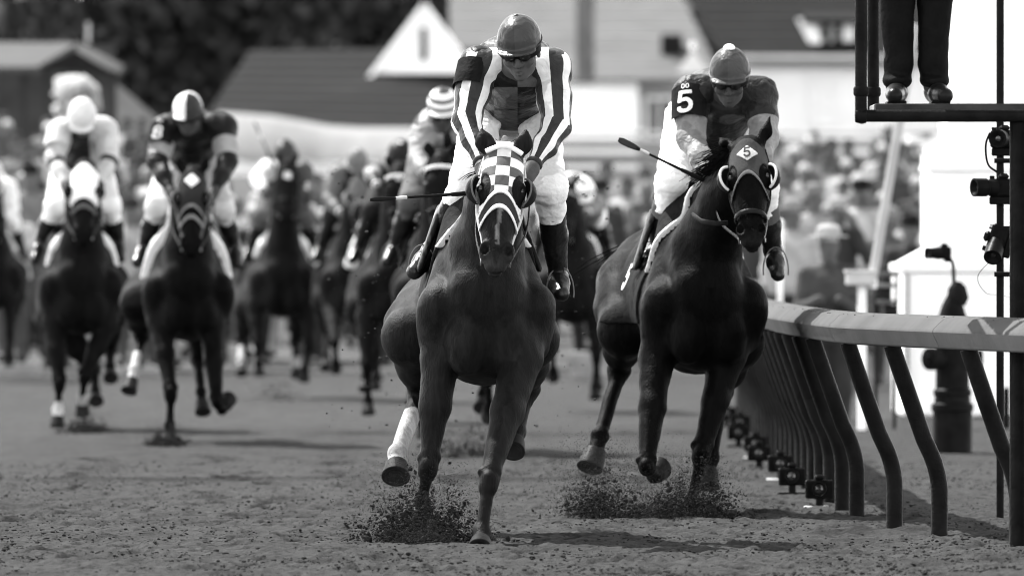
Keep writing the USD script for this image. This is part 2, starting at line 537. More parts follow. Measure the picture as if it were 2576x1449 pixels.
def build_horse(sp):
    Y0, cx = sp["Y0"], sp["cx"]
    P = lambda px, py, dy=0.0: at(px, py, Y0 + dy)
    C = np.array([(cx - 1288.0) * Y0 / F, Y0, 0.0])
    rump = sp.get("rump", -.16)
    fb = unit([rump, 1.5, 0]); u = unit([1.5, -rump, 0]); z = np.array([0, 0, 1.0])
    B = lambda l, b, h: C + u * l + fb * b + z * h
    T = Thing("horse", C, sp["label"], "horse")
    h = sp["h"]
    legs = {k: [P(*q) for q in v] for k, v in sp["legs"].items()}
    H = Head(P(*sp["poll"]), P(*sp["muzzle"]), sp.get("turn", 0))
    allp = np.vstack([np.vstack(v) for v in legs.values()] + [H.o, H(.6, 0, 0), B(-.35, 0, .7), B(.35, 1.95, 1.9), H.o + [0, 0, .2]])
    f = Field(allp.min(0) - .16, allp.max(0) + .16, h)
    w = sp.get("girth", 1.0)
    cr = sp.get("croup", .07)
    # ---- trunk
    f.cone(B(0, .32, 1.02), B(0, 1.15, 1.10), .315, .28, .05, u=u, su=.86 * w)
    f.cone(B(0, 1.1, 1.14 - cr), B(0, 1.5, 1.17 - cr), .27, .25, .06, u=u, su=.88)
    f.cone(B(0, .5, 1.45), B(0, 1.15, 1.34 - cr * .7), .10, .12, .08)
    f.cone(B(0, 1.1, 1.34 - cr * .7), B(0, 1.5, 1.36 - cr), .11, .09, .08)
    for q in (-1, 1):
        f.ell(B(q * .115, 1.55, 1.14 - cr), (.155, .30, .24), .06, np.array([u, fb, z]))
        f.cone(B(q * .06, .50, 1.42), B(q * .168, .14, 1.02), .10, .125, .05)           # shoulder
        f.cone(B(q * .19, .1, 1.06), B(q * .185, .22, .90), .115, .105, .05)           # upper arm
        f.ell(B(q * .10, .015, .90), (.092, .105, .145), .022, np.array([u, fb, z]))       # breast
        f.cone(B(q * .06, .02, 1.06), B(q * .07, .12, 1.32), .11, .09, .04)
    f.ell(B(0, .16, .98), (.22, .2, .25), .05, np.array([u, fb, z]))
    f.ell(B(0, .0, 1.12), (.17, .11, .15), .03, np.array([u, fb, z]))
    f.ell(B(0, -.115, .95), (.010, .035, .14), .04, np.array([u, fb, z]), sub=True)
    # ---- neck
    nb, nt = B(0, .2, 1.26), H(.02, 0, -.12)
    nm = (nb + nt) / 2 + np.array([0, 0, .03])
    f.cone(nb, nm, .24, .165, .06, u=u, su=.72)
    f.cone(nm, nt, .165, .115, .05, u=u, su=.78)
    f.cone(B(0, .5, 1.5), nm + np.array([0, .09, .10]), .085, .055, .06)
    f.cone(nm + np.array([0, .09, .10]), H(-.01, 0, -.08), .055, .05, .05)
    head_field(f, H, sp.get("ears", True), sp.get("ear"))
    # ---- legs
    for k, p in legs.items():
        q = -1 if k[1] == "L" else 1
        rs = np.array(sp.get("legr", {}).get(k, (1, 1, 1, 1)), float)
        if k[0] == "F":
            e, kn, fe, ho = p
            top = B(q * .175, .16, .98)
            f.cone(top, e, .115, .085 * rs[0], .05)
            mid = e + (kn - e) * .45
            f.limb([e, mid, kn + (e - kn) * .12], [.086 * rs[0], .065 * rs[1], .044 * rs[2]], .03)
            dd = unit(kn - e)
            f.cone(kn - dd * .04, kn + unit(fe - kn) * .035, .047 * rs[2], .043 * rs[2], .018)
            f.ell(kn + np.array([0, -.02, .005]), .034 * rs[2], .012)
            for sx in (-1, 1):
                f.ell(kn + np.array([sx * .034, .005, .03]), .021, .012)
            f.cone(e + np.array([0, -.05, -.03]), e + (kn - e) * .5 + np.array([0, -.015, 0]), .052, .03, .02)
            f.cone(e + np.array([q * -.045, .0, -.0]), e + (kn - e) * .4, .045, .025, .015)
            f.cone(kn, kn + (fe - kn) * .4, .032 * rs[2], .0235 * rs[3], .025)
            f.cone(kn + (fe - kn) * .4, fe, .0235 * rs[3], .028 * rs[3], .015)
            back = np.array([0, .02, 0.01])
            f.cone(kn + (fe - kn) * .25 + back, fe + back * .8, .017, .02, .02)
        else:
            st, hk, fe, ho = p
            hip = B(q * .16, 1.42, 1.13 - cr)
            f.cone(hip, st, .19, .135 * rs[0], .06)
            f.cone(st + (hip - st) * .35 + fb * .12, st + (hk - st) * .6, .15, .07, .06)
            mid = st + (hk - st) * .5
            f.limb([st, mid, hk], [.13 * rs[0], .085 * rs[1], .047 * rs[2]], .04)
            f.cone(hk, hk + np.array([0, .05, .045]), .042 * rs[2], .026, .03)
            f.cone(hk + unit(hk - st) * .0, hk + unit(fe - hk) * .05, .054 * rs[2], .040 * rs[2], .025)
            f.cone(hk, fe, .036 * rs[3], .031 * rs[3], .025)
            back = np.array([0, .02, 0.008])
            f.cone(hk + (fe - hk) * .3 + back, fe + back, .018, .022, .02)
        f.ell(fe, .041 * rs[3], .014)
        pe = fe + (ho - fe) * .5
        f.cone(fe, pe, .030 * rs[3], .039 * rs[3], .016)
    f.grid0 = None
    v, fc = f.mesh()
    v, fc = ruffle((v, fc), sp.get("muscle", .006), (7, 5, 7), 3)
    if h < .012:
        # muscle strands running down shoulder and breast
        v, fc = ruffle((v, fc), .0045, (17, 9, 5), 15)
        v, fc = ruffle((v, fc), .0022, (24, 16, 22), 5)
    # ---- the coat's own colours: dark lower legs and muzzle, white socks
    tone = np.full(len(v), sp["tone"])
    vary = meshkit.fbm(v * np.array([3.0, 2.0, 3.0]), 3, 9)
    tone *= .85 + .3 * vary

    def near(a, b, r):
        ba = b - a
        t = np.clip(((v - a) @ ba) / (ba @ ba), 0, 1)
        return np.linalg.norm(v - a - t[:, None] * ba, axis=1) < r, ((v - a) @ ba) / (ba @ ba)
    for k, p in legs.items():
        m, t = near(p[1], p[3], .11)
        tone[m] *= sp.get("points", .7)
        if k in sp.get("socks", {}):
            lim, val = sp["socks"][k]
            edge = lim + .05 * (meshkit.noise(v * 45.0, 2) - .5)
            tone[m & (t > edge)] = val
    tl, ul, nl = H.local(v[:, 0], v[:, 1], v[:, 2])
    inhead = (np.abs(ul) < .17) & (tl > -.1) & (tl < .75) & (np.abs(nl + .02) < .17)
    mz = inhead & (tl > .50)
    tone[mz] = tone[mz] * (1 - np.clip((tl[mz] - .5) / .05, 0, 1) * .35) + sp.get("lip", .0) * np.clip((tl[mz] - .53) / .05, 0, 1)
    if "stripe" in sp:
        t0, t1, wd, val = sp["stripe"]
        m = inhead & (nl > 0) & (tl > t0) & (tl < t1) & (np.abs(ul - .004 * np.sin(tl * 40)) < wd * (.5 + meshkit.noise(v * 60.0, 8)))
        tone[m] = tone[m] * .35 + val * .65
    if "star" in sp:
        t0, r0, val = sp["star"]
        tone[inhead & (nl > 0) & ((tl - t0) ** 2 + ul ** 2 < r0 ** 2 * (.6 + .8 * meshkit.noise(v * 40.0, 4)))] = val
    skin = sp["coat"]
    part("body", (v, fc), skin, T, attrs={"tone": tone})
    # ---- hooves, eyes
    for k, p in legs.items():
        fe, ho = p[2], p[3]
        a = fe + (ho - fe) * .46
        front = sp.get("hooffront", {}).get(k, (0, -1, .15))
        part("hoof", hoof(a, ho + unit(ho - fe) * .015, sp.get("hoofr", {}).get(k, .057), front), M_HOOF, T, smooth=30)
    if h < .02:
        for q in (-1, 1):
            part("eye", lathe([(.018 * math.sin(a), .018 * math.cos(a)) for a in np.linspace(0.001, math.pi - .001, 9)], H.N, H(.205, q * .098, .012), 14), M_EYE, T, smooth=True)
    return T, f, H, B, legs, P


def hood(T, f0, H, sp):
    """Blinkers: a fitted cloth mask with an opening and a cup at each eye."""
    hs = sp.get("hood_h", .005)
    pts = np.array([H(t, uu, nn) for t in (-.08, .62) for uu in (-.16, .16) for nn in (-.24, .12)])
    f = Field(pts.min(0), pts.max(0), hs)
    head_field(f, H, False)
    f.cone(H(.02, 0, -.12), H(-.25, 0, -.25), .115, .14, .05, u=H.U, su=.78)
    t, uu, n = H.local(*f.grid())
    cv = sp.get("curve", 16.0)
    a = t - cv * uu ** 2 * np.where(n > -.05, 1, 1)
    eye = np.full(f.g.shape, 1.0, np.float32)
    for q in (-1, 1):
        d = np.sqrt(((t - .205) / 1.15) ** 2 + (uu - q * .108) ** 2 + ((n - .012) / 1.1) ** 2) - sp.get("eyehole", .05)
        eye = np.minimum(eye, d)
    res = {}
    back = -n - .15
    top = -(t + .02 - .8 * np.maximum(np.abs(uu) - .02, 0)) if sp.get("poll_curve", True) else -(t + .03)
    lims = sp["hood_bands"]       # (name, from, to, off)
    for name, lo, hi, off in lims:
        reg = np.maximum(a - hi, lo - a)
        reg = np.maximum(np.maximum(reg, back), -eye)
        reg = np.maximum(reg, top + (0.0 if name != "hood_edge" else -.0))
        res[name] = f.shell(off, reg * H.s, keep=.0015)
    return f, res, (t, uu, n, a, eye)


def hood_pat(H, v):
    t, uu, n = H.local(v[:, 0], v[:, 1], v[:, 2])
    return np.stack([uu, t, n], 1)


def cup(H, q, r, fr, mat_cup, mat_rim, T, inner=None, rim=.0045, uc=.098):
    """A blinker cup: a curved leather shield round the outer and back side of the eye, open to the front."""
    c = H(.205, q * uc, .004)
    th = np.linspace(math.radians(14), math.radians(166), 15)
    ph = np.linspace(math.radians(fr), math.radians(158), 12)
    def surf(k):
        return np.array([[c + k * r * (math.sin(t) * (math.cos(p) * H.N + math.sin(p) * q * H.U) * 1.0 - math.cos(t) * H.T * 1.02) for p in ph] for t in th])
    o, i = surf(1.0), surf(.94)
    n, m = len(th), len(ph)
    idx = np.arange(n * m).reshape(n, m)
    quad = np.stack([idx[:-1, :-1], idx[1:, :-1], idx[1:, 1:], idx[:-1, 1:]], -1).reshape(-1, 4)
    v = np.vstack([o.reshape(-1, 3), i.reshape(-1, 3)])
    loop = list(idx[:, 0]) + list(idx[-1, 1:]) + list(idx[::-1, -1][1:]) + list(idx[0, ::-1][1:])
    edge = np.array([[loop[j], loop[j - 1], loop[j - 1] + n * m, loop[j] + n * m] for j in range(len(loop))])
    p = part("blinker_cup", (v, np.vstack([quad, quad[:, ::-1] + n * m, edge])), mat_cup, T, smooth=40)
    line = surf(.97)[:, 0]
    part("rim", tube(bez(*line[::2], n=4), rim, 8), mat_rim, p, smooth=True)


def bridle(T, H, mat_strap, band=None, nose=.40, brow=None):
    """Cheek straps, noseband, bit and rings of the bridle as parts of the horse."""
    out = []
    for q in (-1, 1):
        pts = bez(H(.0, q * .085, -.06), H(.14, q * .108, -.055), H(.3, q * .1, -.06), H(.42, q * .072, -.05), H(.53, q * .062, -.035), n=7)
        part("cheek_strap", tube(pts, .01, 8, flat=(.011, .004), side=H.T), mat_strap, T, smooth=True)
        ang = np.linspace(0, 2 * np.pi, 17)
        part("bit_ring", tube([H(.54 + .032 * math.cos(a), q * .068, -.04 + .032 * math.sin(a)) for a in ang], .0045, 6, caps=False), M_STEEL, T, smooth=True)
    if nose:
        pts = [H(nose + .0 * math.cos(a), .083 * math.sin(a), -.02 + .088 * math.cos(a)) for a in np.linspace(-2.2, 2.2, 25)]
        part("noseband", tube(pts, .01, 8, flat=(.006, .014), side=H.N), band or mat_strap, T, smooth=True)
    if brow:
        pts = [H(.09, .112 * math.sin(a), -.035 + .10 * math.cos(a)) for a in np.linspace(-1.7, 1.7, 21)]
        part("browband", tube(pts, .01, 8, flat=(.006, .014), side=H.N), brow, T, smooth=True)


def saddle_cloth(T, f, B, sp):
    """The cloth under the saddle and its pale edge, lying on the horse's back."""
    X, Y, Z = f.grid()
    C = B(0, 0, 0); fb = unit(B(0, 1, 0) - C); uu = unit(B(1, 0, 0) - C)
    b = (X - C[0]) * fb[0] + (Y - C[1]) * fb[1] + 0 * Z
    l = (X - C[0]) * uu[0] + (Y - C[1]) * uu[1] + 0 * Z
    zz = Z + 0 * b
    slope = b - .30 * (1.45 - zz)      # the front edge slants back as it goes down
    low = sp.get("cloth_low", .98)
    lo, hi = sp.get("cloth", (.42, 1.02))
    reg = np.maximum(np.maximum(lo - slope, b - hi), low - zz)
    part("saddle_cloth", f.shell(.016, reg, keep=.004), sp["cloth_mat"], T, smooth=True)
    wd = sp.get("cloth_edge", .035)
    reg = np.maximum(np.maximum(lo - wd - slope, slope - lo), sp.get("edge_low", 1.22) - zz)
    part("saddle_pad_edge", f.shell(sp.get("edge_off", .024), reg, keep=.008), sp["edge_mat"], T, smooth=True)
    # saddle: a small light racing saddle
    s = Field(B(-.3, .3, 1.3) - .1, B(.3, 1.3, 1.75) + .1, .018)
    s.cone(B(0, .62, 1.60), B(0, 1.0, 1.575), .05, .07, .03, u=uu, su=1.7)
    s.cone(B(0, 1.0, 1.58), B(0, 1.1, 1.63), .06, .03, .03, u=uu, su=1.8)
    for q in (-1, 1):
        s.cone(B(q * .17, .66, 1.5), B(q * .27, .62, 1.22), .02, .015, .02, u=fb, su=4)
    part("saddle", s.mesh(), M_LEATHER, T, smooth=True)
    reg = np.maximum(np.maximum(.50 - b, b - .60), zz - 1.2)
    part("girth", f.shell(.006, reg, keep=.002), sp["cloth_mat"], T, smooth=True)


def tail(T, B, seed, droop=.5, n=120, side=-.1):
    r = np.random.default_rng(seed)
    out = []
    for i in range(n):
        a = B(0, 1.82, 1.34) + r.normal(0, .018, 3)
        L = r.uniform(.4, .75)
        p = [a]
        d = unit([side + r.normal(0, .13), 1.0, .1 + r.normal(0, .12)])
        for j in range(7):
            d = unit(d + np.array([r.normal(0, .08), 0, -.16 * droop]))
            p.append(p[-1] + d * L / 7)
        out.append(np.array(p))
    curves("tail", out, M_HAIR, T, .007)


def mane(T, B, H, seed, lean, n=160, length=.2, lift=.2, start=0.0):
    r = np.random.default_rng(seed)
    a0, a1 = B(0, .42, 1.60), H(-.02, 0, -.06)
    mid = (B(0, .2, 1.26) + H(.02, 0, -.12)) / 2 + np.array([0, .09, .20])
    crest = bez(a0, mid, a1, n=20)
    out = []
    for i in range(n):
        s = r.uniform(start, 1)
        c = crest[min(int(s * (len(crest) - 1)), len(crest) - 1)] + r.normal(0, .012, 3)
        L = length * r.uniform(.6, 1.25)
        d = unit([lean + r.normal(0, .25), .35 + r.normal(0, .2), lift + r.normal(0, .25)])
        p = [c]
        for j in range(6):
            d = unit(d + np.array([lean * .12 + r.normal(0, .14), .05, -.22 + r.normal(0, .12)]))
            p.append(p[-1] + d * L / 6)
        out.append(np.array(p))
    curves("mane", out, M_HAIR, T, .0055)


def reins(T, H, hands, mat_r):
    for q, h in zip((-1, 1), hands):
        a = H(.545, q * .07, -.045)
        m = (a + np.asarray(h)) / 2 + np.array([q * .03, 0, -.05])
        part("rein", tube(bez(a, m, h, n=10), .008, 6, flat=(.009, .004), side=(0, 0, 1)), mat_r, T, smooth=True)

# ------------------------------------------------------------------ jockeys
def face_field(f, c, fw, up, k=1.0):
    """A head with brow, eye hollows, nose, lips, chin and ears. c: its middle; fw: where it looks; up: its crown."""
    fw = unit(fw); up = unit(np.asarray(up, float) - fw * (np.asarray(up, float) @ fw)); s = np.cross(fw, up)
    A = np.array([s, fw, up])
    p = lambda x, y, z: c + k * (x * s + y * fw + z * up)
    f.ell(p(0, -.012, .03), np.array([.076, .096, .088]) * k, .02, A)
    f.ell(p(0, .02, -.045), np.array([.060, .068, .075]) * k, .025, A)
    f.ell(p(0, .058, -.098), np.array([.028, .026, .022]) * k, .02, A)          # chin
    f.cone(p(0, .085, .012), p(0, .108, -.03), .010 * k, .015 * k, .012)             # nose
    for q in (-1, 1):
        f.cone(p(q * .012, .092, -.036), p(q * .016, .09, -.035), .009 * k, .008 * k, .008)
        f.ell(p(q * .033, .078, .008), np.array([.017, .016, .011]) * k, .012, A, sub=True)
        f.ell(p(q * .033, .068, .006), np.array([.013, .013, .011]) * k, .004, A)
        f.cone(p(q * .014, .088, .026), p(q * .052, .07, .026), .009 * k, .008 * k, .012)
        f.ell(p(q * .045, .062, -.03), np.array([.024, .022, .02]) * k, .018, A)    # cheekbone
        f.ell(p(q * .078, -.008, -.012), np.array([.010, .02, .032]) * k, .008, A)   # ear
        f.cone(p(0, .088, -.062), p(q * .022, .08, -.063), .009 * k, .006 * k, .006)  # upper lip
        f.cone(p(0, .086, -.076), p(q * .018, .079, -.074), .010 * k, .007 * k, .006)
    f.ell(p(0, .096, -.069), np.array([.022, .012, .003]) * k, .003, A, sub=True)
    return s, fw, up, p


def fist(f, wrist, toward, side, thumb, k=1.0):
    """A closed hand round a rein: palm, four fingers of different length bent twice, and a thumb laid across."""
    d = unit(toward); s = unit(np.asarray(side, float) - d * (np.asarray(side, float) @ d)); n = np.cross(d, s)
    w = np.asarray(wrist, float)
    p = lambda a, b, c: w + k * (a * d + b * s + c * n)
    f.cone(p(.015, -.02, 0), p(.075, -.028, 0), .018 * k, .016 * k, .012)
    f.cone(p(.015, .012, 0), p(.078, .028, 0), .018 * k, .015 * k, .012)
    f.cone(p(.03, 0, 0), p(.075, 0, 0), .02 * k, .016 * k, .012)
    for j, (b, L) in enumerate(((-.031, .85), (-.011, 1.0), (.010, .95), (.030, .78))):
        a0 = p(.082, b, .006); a1 = p(.082 + .034 * L, b, -.018); a2 = p(.066 + .022 * L, b, -.046); a3 = p(.045, b, -.040)
        f.limb([a0, a1, a2, a3], np.array([.0102, .0095, .0085, .008]) * k, .003)
    t = thumb
    f.limb([p(.025, t * .03, -.008), p(.06, t * .048, -.026), p(.088, t * .034, -.046)], np.array([.014, .011, .0095]) * k, .006)


def build_jockey(sp):
    Y0 = sp["Y0"]
    P = lambda px, py, dy=0.0: at(px, py, Y0 + dy)
    J = {k: P(*v) for k, v in sp["j"].items()}
    h = sp["h"]
    base = J["hip"] * [1, 1, 0]
    T = Thing("person", base, sp["label"], "jockey")
    hd = J["head"]; fw = unit(sp.get("look", (0, -1, -.45))); up = np.array(sp.get("up", (0, 0, 1.0)))
    neck = J["neck"]; hip = J["hip"]
    allp = np.vstack(list(J.values()))
    lo, hi = allp.min(0) - .22, allp.max(0) + .25
    sd = np.array([1.0, 0, 0])
    # ---- the body itself
    f = Field(lo, hi, sp.get("hb", h))
    s, fw, up, fp = face_field(f, hd, fw, up)
    f.cone(hd - up * .07 - fw * .015, neck, .055, .062, .03)
    chest = neck + (hip - neck) * .35
    f.cone(neck + np.array([0, .06, -.04]), chest, .11, .13, .05, u=sd, su=1.25)
    f.cone(chest, hip, .125, .13, .05, u=sd, su=1.2)
    for q in "LR":
        g = -1 if q == "L" else 1
        sh, el, ha = J["sh" + q], J["el" + q], J["ha" + q]
        f.cone(neck + np.array([0, .08, -.05]), sh, .06, .055, .04)
        f.limb([sh, el, ha - unit(ha - el) * .02], [.05, .038, .025], .03)
        d = unit(ha - el)
        if h < .008:
            fist(f, ha - d * .03, d, (1, 0, 0), -g)
        else:
            f.cone(ha, ha + d * .06, .04, .036, .02)
        hj = hip + sd * g * .1
        kn, an, to = J["kn" + q], J["an" + q], J["to" + q]
        f.limb([hj, kn, an], [.085, .055, .038], .04)
        f.cone(an, to, .036, .03, .02)
    part("body", f.mesh(), sp["skin"], T, smooth=True)
    # ---- jacket
    f = Field(lo, hi, h)
    f.cone(neck + np.array([0, .05, -.035]), chest, .12, .152, .05, u=sd, su=1.22)
    f.cone(chest, hip + (neck - hip) * .05, .15, .15, .05, u=sd, su=1.2)
    f.cone(chest + np.array([0, -.02, -.05]), hip + (neck - hip) * .25 + np.array([0, 0, -.12]), .13, .13, .06, u=sd, su=1.2)
    for q in "LR":
        f.cone(neck + np.array([0, .08, -.055]), J["sh" + q], .085, .078, .05)
        f.cone(J["sh" + q], J["sh" + q] + (J["el" + q] - J["sh" + q]) * .22, .078, .074, .03)
    X, Y, Z = f.grid()
    nd = unit(hd - neck)
    col = neck + nd * .035
    cutc = (X - col[0]) * nd[0] + (Y - col[1]) * nd[1] + (Z - col[2]) * nd[2]
    cutc = np.maximum(cutc, np.sqrt((X - col[0]) ** 2 + (Y - col[1]) ** 2 + (Z - col[2]) ** 2) - .16)
    f.g = np.where((np.abs(f.g) < .2) & (np.sqrt((X - col[0]) ** 2 + (Y - col[1]) ** 2 + (Z - col[2]) ** 2) < .13), np.maximum(f.g, cutc), f.g).astype(np.float32)
    jv, jf = ruffle(f.mesh(), sp.get("fold", .011), (15, 10, 15), 11)
    pat = (jv - neck)
    part("jacket", (jv, jf), sp["jacket"], T, attrs={"pat": pat})
    # collar
    ring = [neck + nd * .03 + (math.cos(a) * sd + math.sin(a) * np.cross(nd, sd)) * .062 for a in np.linspace(0, 2 * np.pi, 25)]
    part("collar", tube(ring, .014, 8, caps=False), sp.get("collar", sp["cuff"]), T, smooth=True)
    for q in "LR":
        g = -1 if q == "L" else 1
        sh, el, ha = J["sh" + q], J["el" + q], J["ha" + q]
        b1, b2 = unit(el - sh), unit(ha - el)
        fl = Field(np.minimum(np.minimum(sh, el), ha) - .16, np.maximum(np.maximum(sh, el), ha) + .16, h)
        cuffp = el + (ha - el) * .86
        puff = sp.get("puff", 1.0)
        fl.limb([sh + (neck - sh) * .30 + np.array([0, 0, -.012]), sh + b1 * .01, sh + (el - sh) * .5, el, el + (ha - el) * .5, cuffp], np.array([.084, .081, .071, .060, .049, .034]) * puff, .03)
        v, fc = ruffle(fl.mesh(), sp.get("fold", .011) * .9, (19, 12, 16), 20 + (g > 0))
        # the sleeve's own coordinates: round the arm and along it
        d1 = np.linalg.norm(v - (sh + np.clip(((v - sh) @ b1), 0, np.linalg.norm(el - sh))[:, None] * b1), axis=1)
        d2 = np.linalg.norm(v - (el + np.clip(((v - el) @ b2), 0, np.linalg.norm(ha - el))[:, None] * b2), axis=1)
        pa = np.zeros_like(v)
        for bb, o, base_l, mk in ((b1, sh, 0.0, d1 <= d2), (b2, el, np.linalg.norm(el - sh), d1 > d2)):
            ref = unit(sd - bb * (sd @ bb)); oth = np.cross(bb, ref)
            w_ = v - o
            pa[mk, 0] = (w_ @ ref)[mk]; pa[mk, 1] = (w_ @ oth)[mk]; pa[mk, 2] = (w_ @ bb)[mk] + base_l
        part("sleeve", (v, fc), sp.get("sleeve_" + q, sp["sleeve"]), T, attrs={"pat": pa})
        part("cuff", tube([cuffp - b2 * .012, cuffp, cuffp + b2 * .014], [.036, .04, .034], 14), sp["cuff"], T, smooth=True)
    # ---- breeches and boots
    f = Field(lo, hi, h)
    f.ell(hip, (.165, .15, .14), .05)
    f.cone(hip, hip + (neck - hip) * .12, .14, .13, .04, u=sd, su=1.15)
    bt = {}
    for q in "LR":
        g = -1 if q == "L" else 1
        hj = hip + sd * g * .095
        kn, an = J["kn" + q], J["an" + q]
        end = kn + (an - kn) * sp.get("bootcut", .22)
        bt[q] = end
        f.cone(hj, kn, .108, .078, .05)
        f.cone(kn, end, .080, .064, .03)
    part("breeches", ruffle(f.mesh(), sp.get("fold", .010), (17, 17, 26), 31), sp["breeches"], T, smooth=True)
    for q in "LR":
        kn, an, to = J["kn" + q], J["an" + q], J["to" + q]
        fl = Field(np.minimum(np.minimum(bt[q], an), to) - .12, np.maximum(np.maximum(bt[q], an), to) + .12, h)
        e = bt[q]; d = unit(an - e)
        fl.limb([e - d * .02, e + (an - e) * .35, an], [.062, .062, .042], .02)
        fl.limb([an, an + (to - an) * .5, to], [.044, .042, .036], .025)
        fl.ell(an + np.array([0, .03, -.02]), .036, .02)
        X, Y, Z = fl.grid()
        tp = (X - e[0]) * d[0] + (Y - e[1]) * d[1] + (Z - e[2]) * d[2]
        fl.g = np.maximum(fl.g, -(tp + .012)).astype(np.float32)
        part("boot", ruffle(fl.mesh(), .004, (18, 18, 25), 41), sp["boot"], T, smooth=40)
        if "boottop" in sp:
            part("boot_top", tube([e - d * .03, e + d * .0, e + d * .05], [.066, .068, .067], 18), sp["boottop"], T, smooth=40)
        # stirrup iron and leather
        if sp.get("stirrup", True):
            m = an + (to - an) * .55
            ang = np.linspace(-.2, np.pi + .2, 17)
            part("stirrup", tube([m + np.array([.062 * math.cos(a), 0, .115 * math.sin(a) - .035]) for a in ang], .0038, 6), M_IRONWORK, T, smooth=True)
    # ---- cap, goggles
    cf = Field(hd - .22, hd + .24, min(h, .006))
    A = np.array([s, fw, up])
    q_ = lambda x, y, z: hd + x * s + y * fw + z * up
    cs = sp.get("capsize", 1.0)
    cf.ell(q_(0, -.008, .048), np.array([.098, .122, .116]) * cs, .02, A)
    X, Y, Z = cf.grid()
    lx = [(X - hd[0]) * a[0] + (Y - hd[1]) * a[1] + (Z - hd[2]) * a[2] for a in A]
    plane = -(lx[2] - .030 + .12 * (lx[1] - .05))
    cf.g = np.maximum(cf.g, plane).astype(np.float32)
    cf.ell(q_(0, .085, .030), np.array([.088, .066, .012]) * cs, .012, A)
    cv, cc = ruffle(cf.mesh(), .0026, (20, 20, 14), 51)
    wv = cv - q_(0, -.008, .048)
    cp = part("cap", (cv, cc), sp["cap"], T, attrs={"pat": np.stack([wv @ s, wv @ fw, wv @ up], 1)})
    ring = [q_(.0985 * cs * math.sin(a), -.008 + .1225 * cs * math.cos(a), .040 - .012 * math.cos(a)) for a in np.linspace(0, 2 * np.pi, 37)]
    part("cap_band", tube(ring, .0045, 6, caps=False), sp.get("cap_band", sp["cuff"]), cp, smooth=True)
    pr = sp.get("pom", .016)
    part("pompom", (lambda m: (np.array(m.vertices) * [1, 1, .8] + q_(0, -.012, .158 * cs), np.array(m.faces)))(trimesh.creation.icosphere(2, pr)), sp.get("pom_mat", sp["cuff"]), cp, smooth=True)
    if sp.get("goggles", True):
        gp = [q_(.088 * math.sin(a), -.0 + .098 * math.cos(a), .008) for a in np.linspace(-1.9, 1.9, 31)]
        gg = part("goggles", tube(gp, .02, 10, flat=(.019, .008), side=up), sp["goggle"], T, smooth=True)
        for e in (-1, 1):
            part("lens", lathe([(.0001, .014), (.014, .013), (.024, .007), (.026, .0)], unit(fw + s * e * .28), q_(e * .035, .092, .008), 18), M_LENS, gg, smooth=40)
    # ---- number on a band round the upper arm
    if "armband" in sp:
        qn, txt, tmat, bandmat, tscale, *hgt = sp["armband"]
        sh, el = J["sh" + qn], J["el" + qn]
        d = unit(el - sh)
        c = sh + d * .075
        ref = np.array(sp.get("armface", (-.3, -1, .25))); ref = unit(ref - d * (ref @ d)); oth = np.cross(d, ref)
        rad = .0915 * sp.get("puff", 1.0)
        v, ff = [], []
        n, m = 14, 6
        bl = sp.get("band_len", .17)
        for i in range(m + 1):
            for j in range(n + 1):
                a = -1.15 + 2.3 * j / n
                rr = rad * (1.0 + .10 * (1 - i / m) * 0)
                v.append(c + d * (-.07 + bl * i / m) + (ref * math.cos(a) + oth * math.sin(a)) * rr)
        for i in range(m):
            for j in range(n):
                k0 = i * (n + 1) + j
                ff.append([k0, k0 + n + 1, k0 + n + 2, k0 + 1])
        v = np.array(v); ff = np.array(ff)
        bp = part("number_band", (v, ff), bandmat, T, smooth=True)
        if txt:
            for tt, hh, off in txt:
                tm = meshkit.text_mesh(tt, hh, .002, True)
                tv, tf = np.array(tm.vertices), np.array(tm.faces)
                tm = trimesh.Trimesh(tv, tf).subdivide_to_size(.012)
                tv, tf = np.array(tm.vertices), np.array(tm.faces)
                tv[:, 0] -= (tv[:, 0].min() + tv[:, 0].max()) / 2
                a = tv[:, 0] / rad * tscale
                right = np.cross(-d, ref)
                w_ = c + np.outer(off - tv[:, 1], d) + (np.outer(np.cos(a), ref) + np.outer(np.sin(a), right)) * (rad + .0015 + tv[:, 2])[:, None]
                part("numeral", (w_, tf), tmat, bp, smooth=30)
    return T, J, q_


def whip(a, b, mat_w, mat_f, label, fw_=.010):
    """A jockey's whip: tapered shaft, bound handle and a flat leather flap at the end b."""
    a, b = np.asarray(a), np.asarray(b); d = unit(b - a)
    T = Thing("riding_whip", a, label, "whip", None)
    part("shaft", tube([a, a + (b - a) * .4, b - d * .1], [.0085, .007, .005], 10), mat_w, T, smooth=True)
    part("handle", tube([a - d * .02, a + d * .1, a + d * .16], [.011, .0115, .009], 10), M_LEATHER, T, smooth=True)
    m = b - d * .12
    part("flap", tube([m, m + d * .025, m + d * .06, b - d * .02, b], [.45, .8, 1.0, .95, .6], 10, flat=(fw_, .004), side=(0, 0, 1)), mat_f, T, smooth=True)
    part("binding", tube([m - d * .05, m - d * .03, m], [.0075, .0085, .0075], 10), M_PALE, T, smooth=True)
    return T

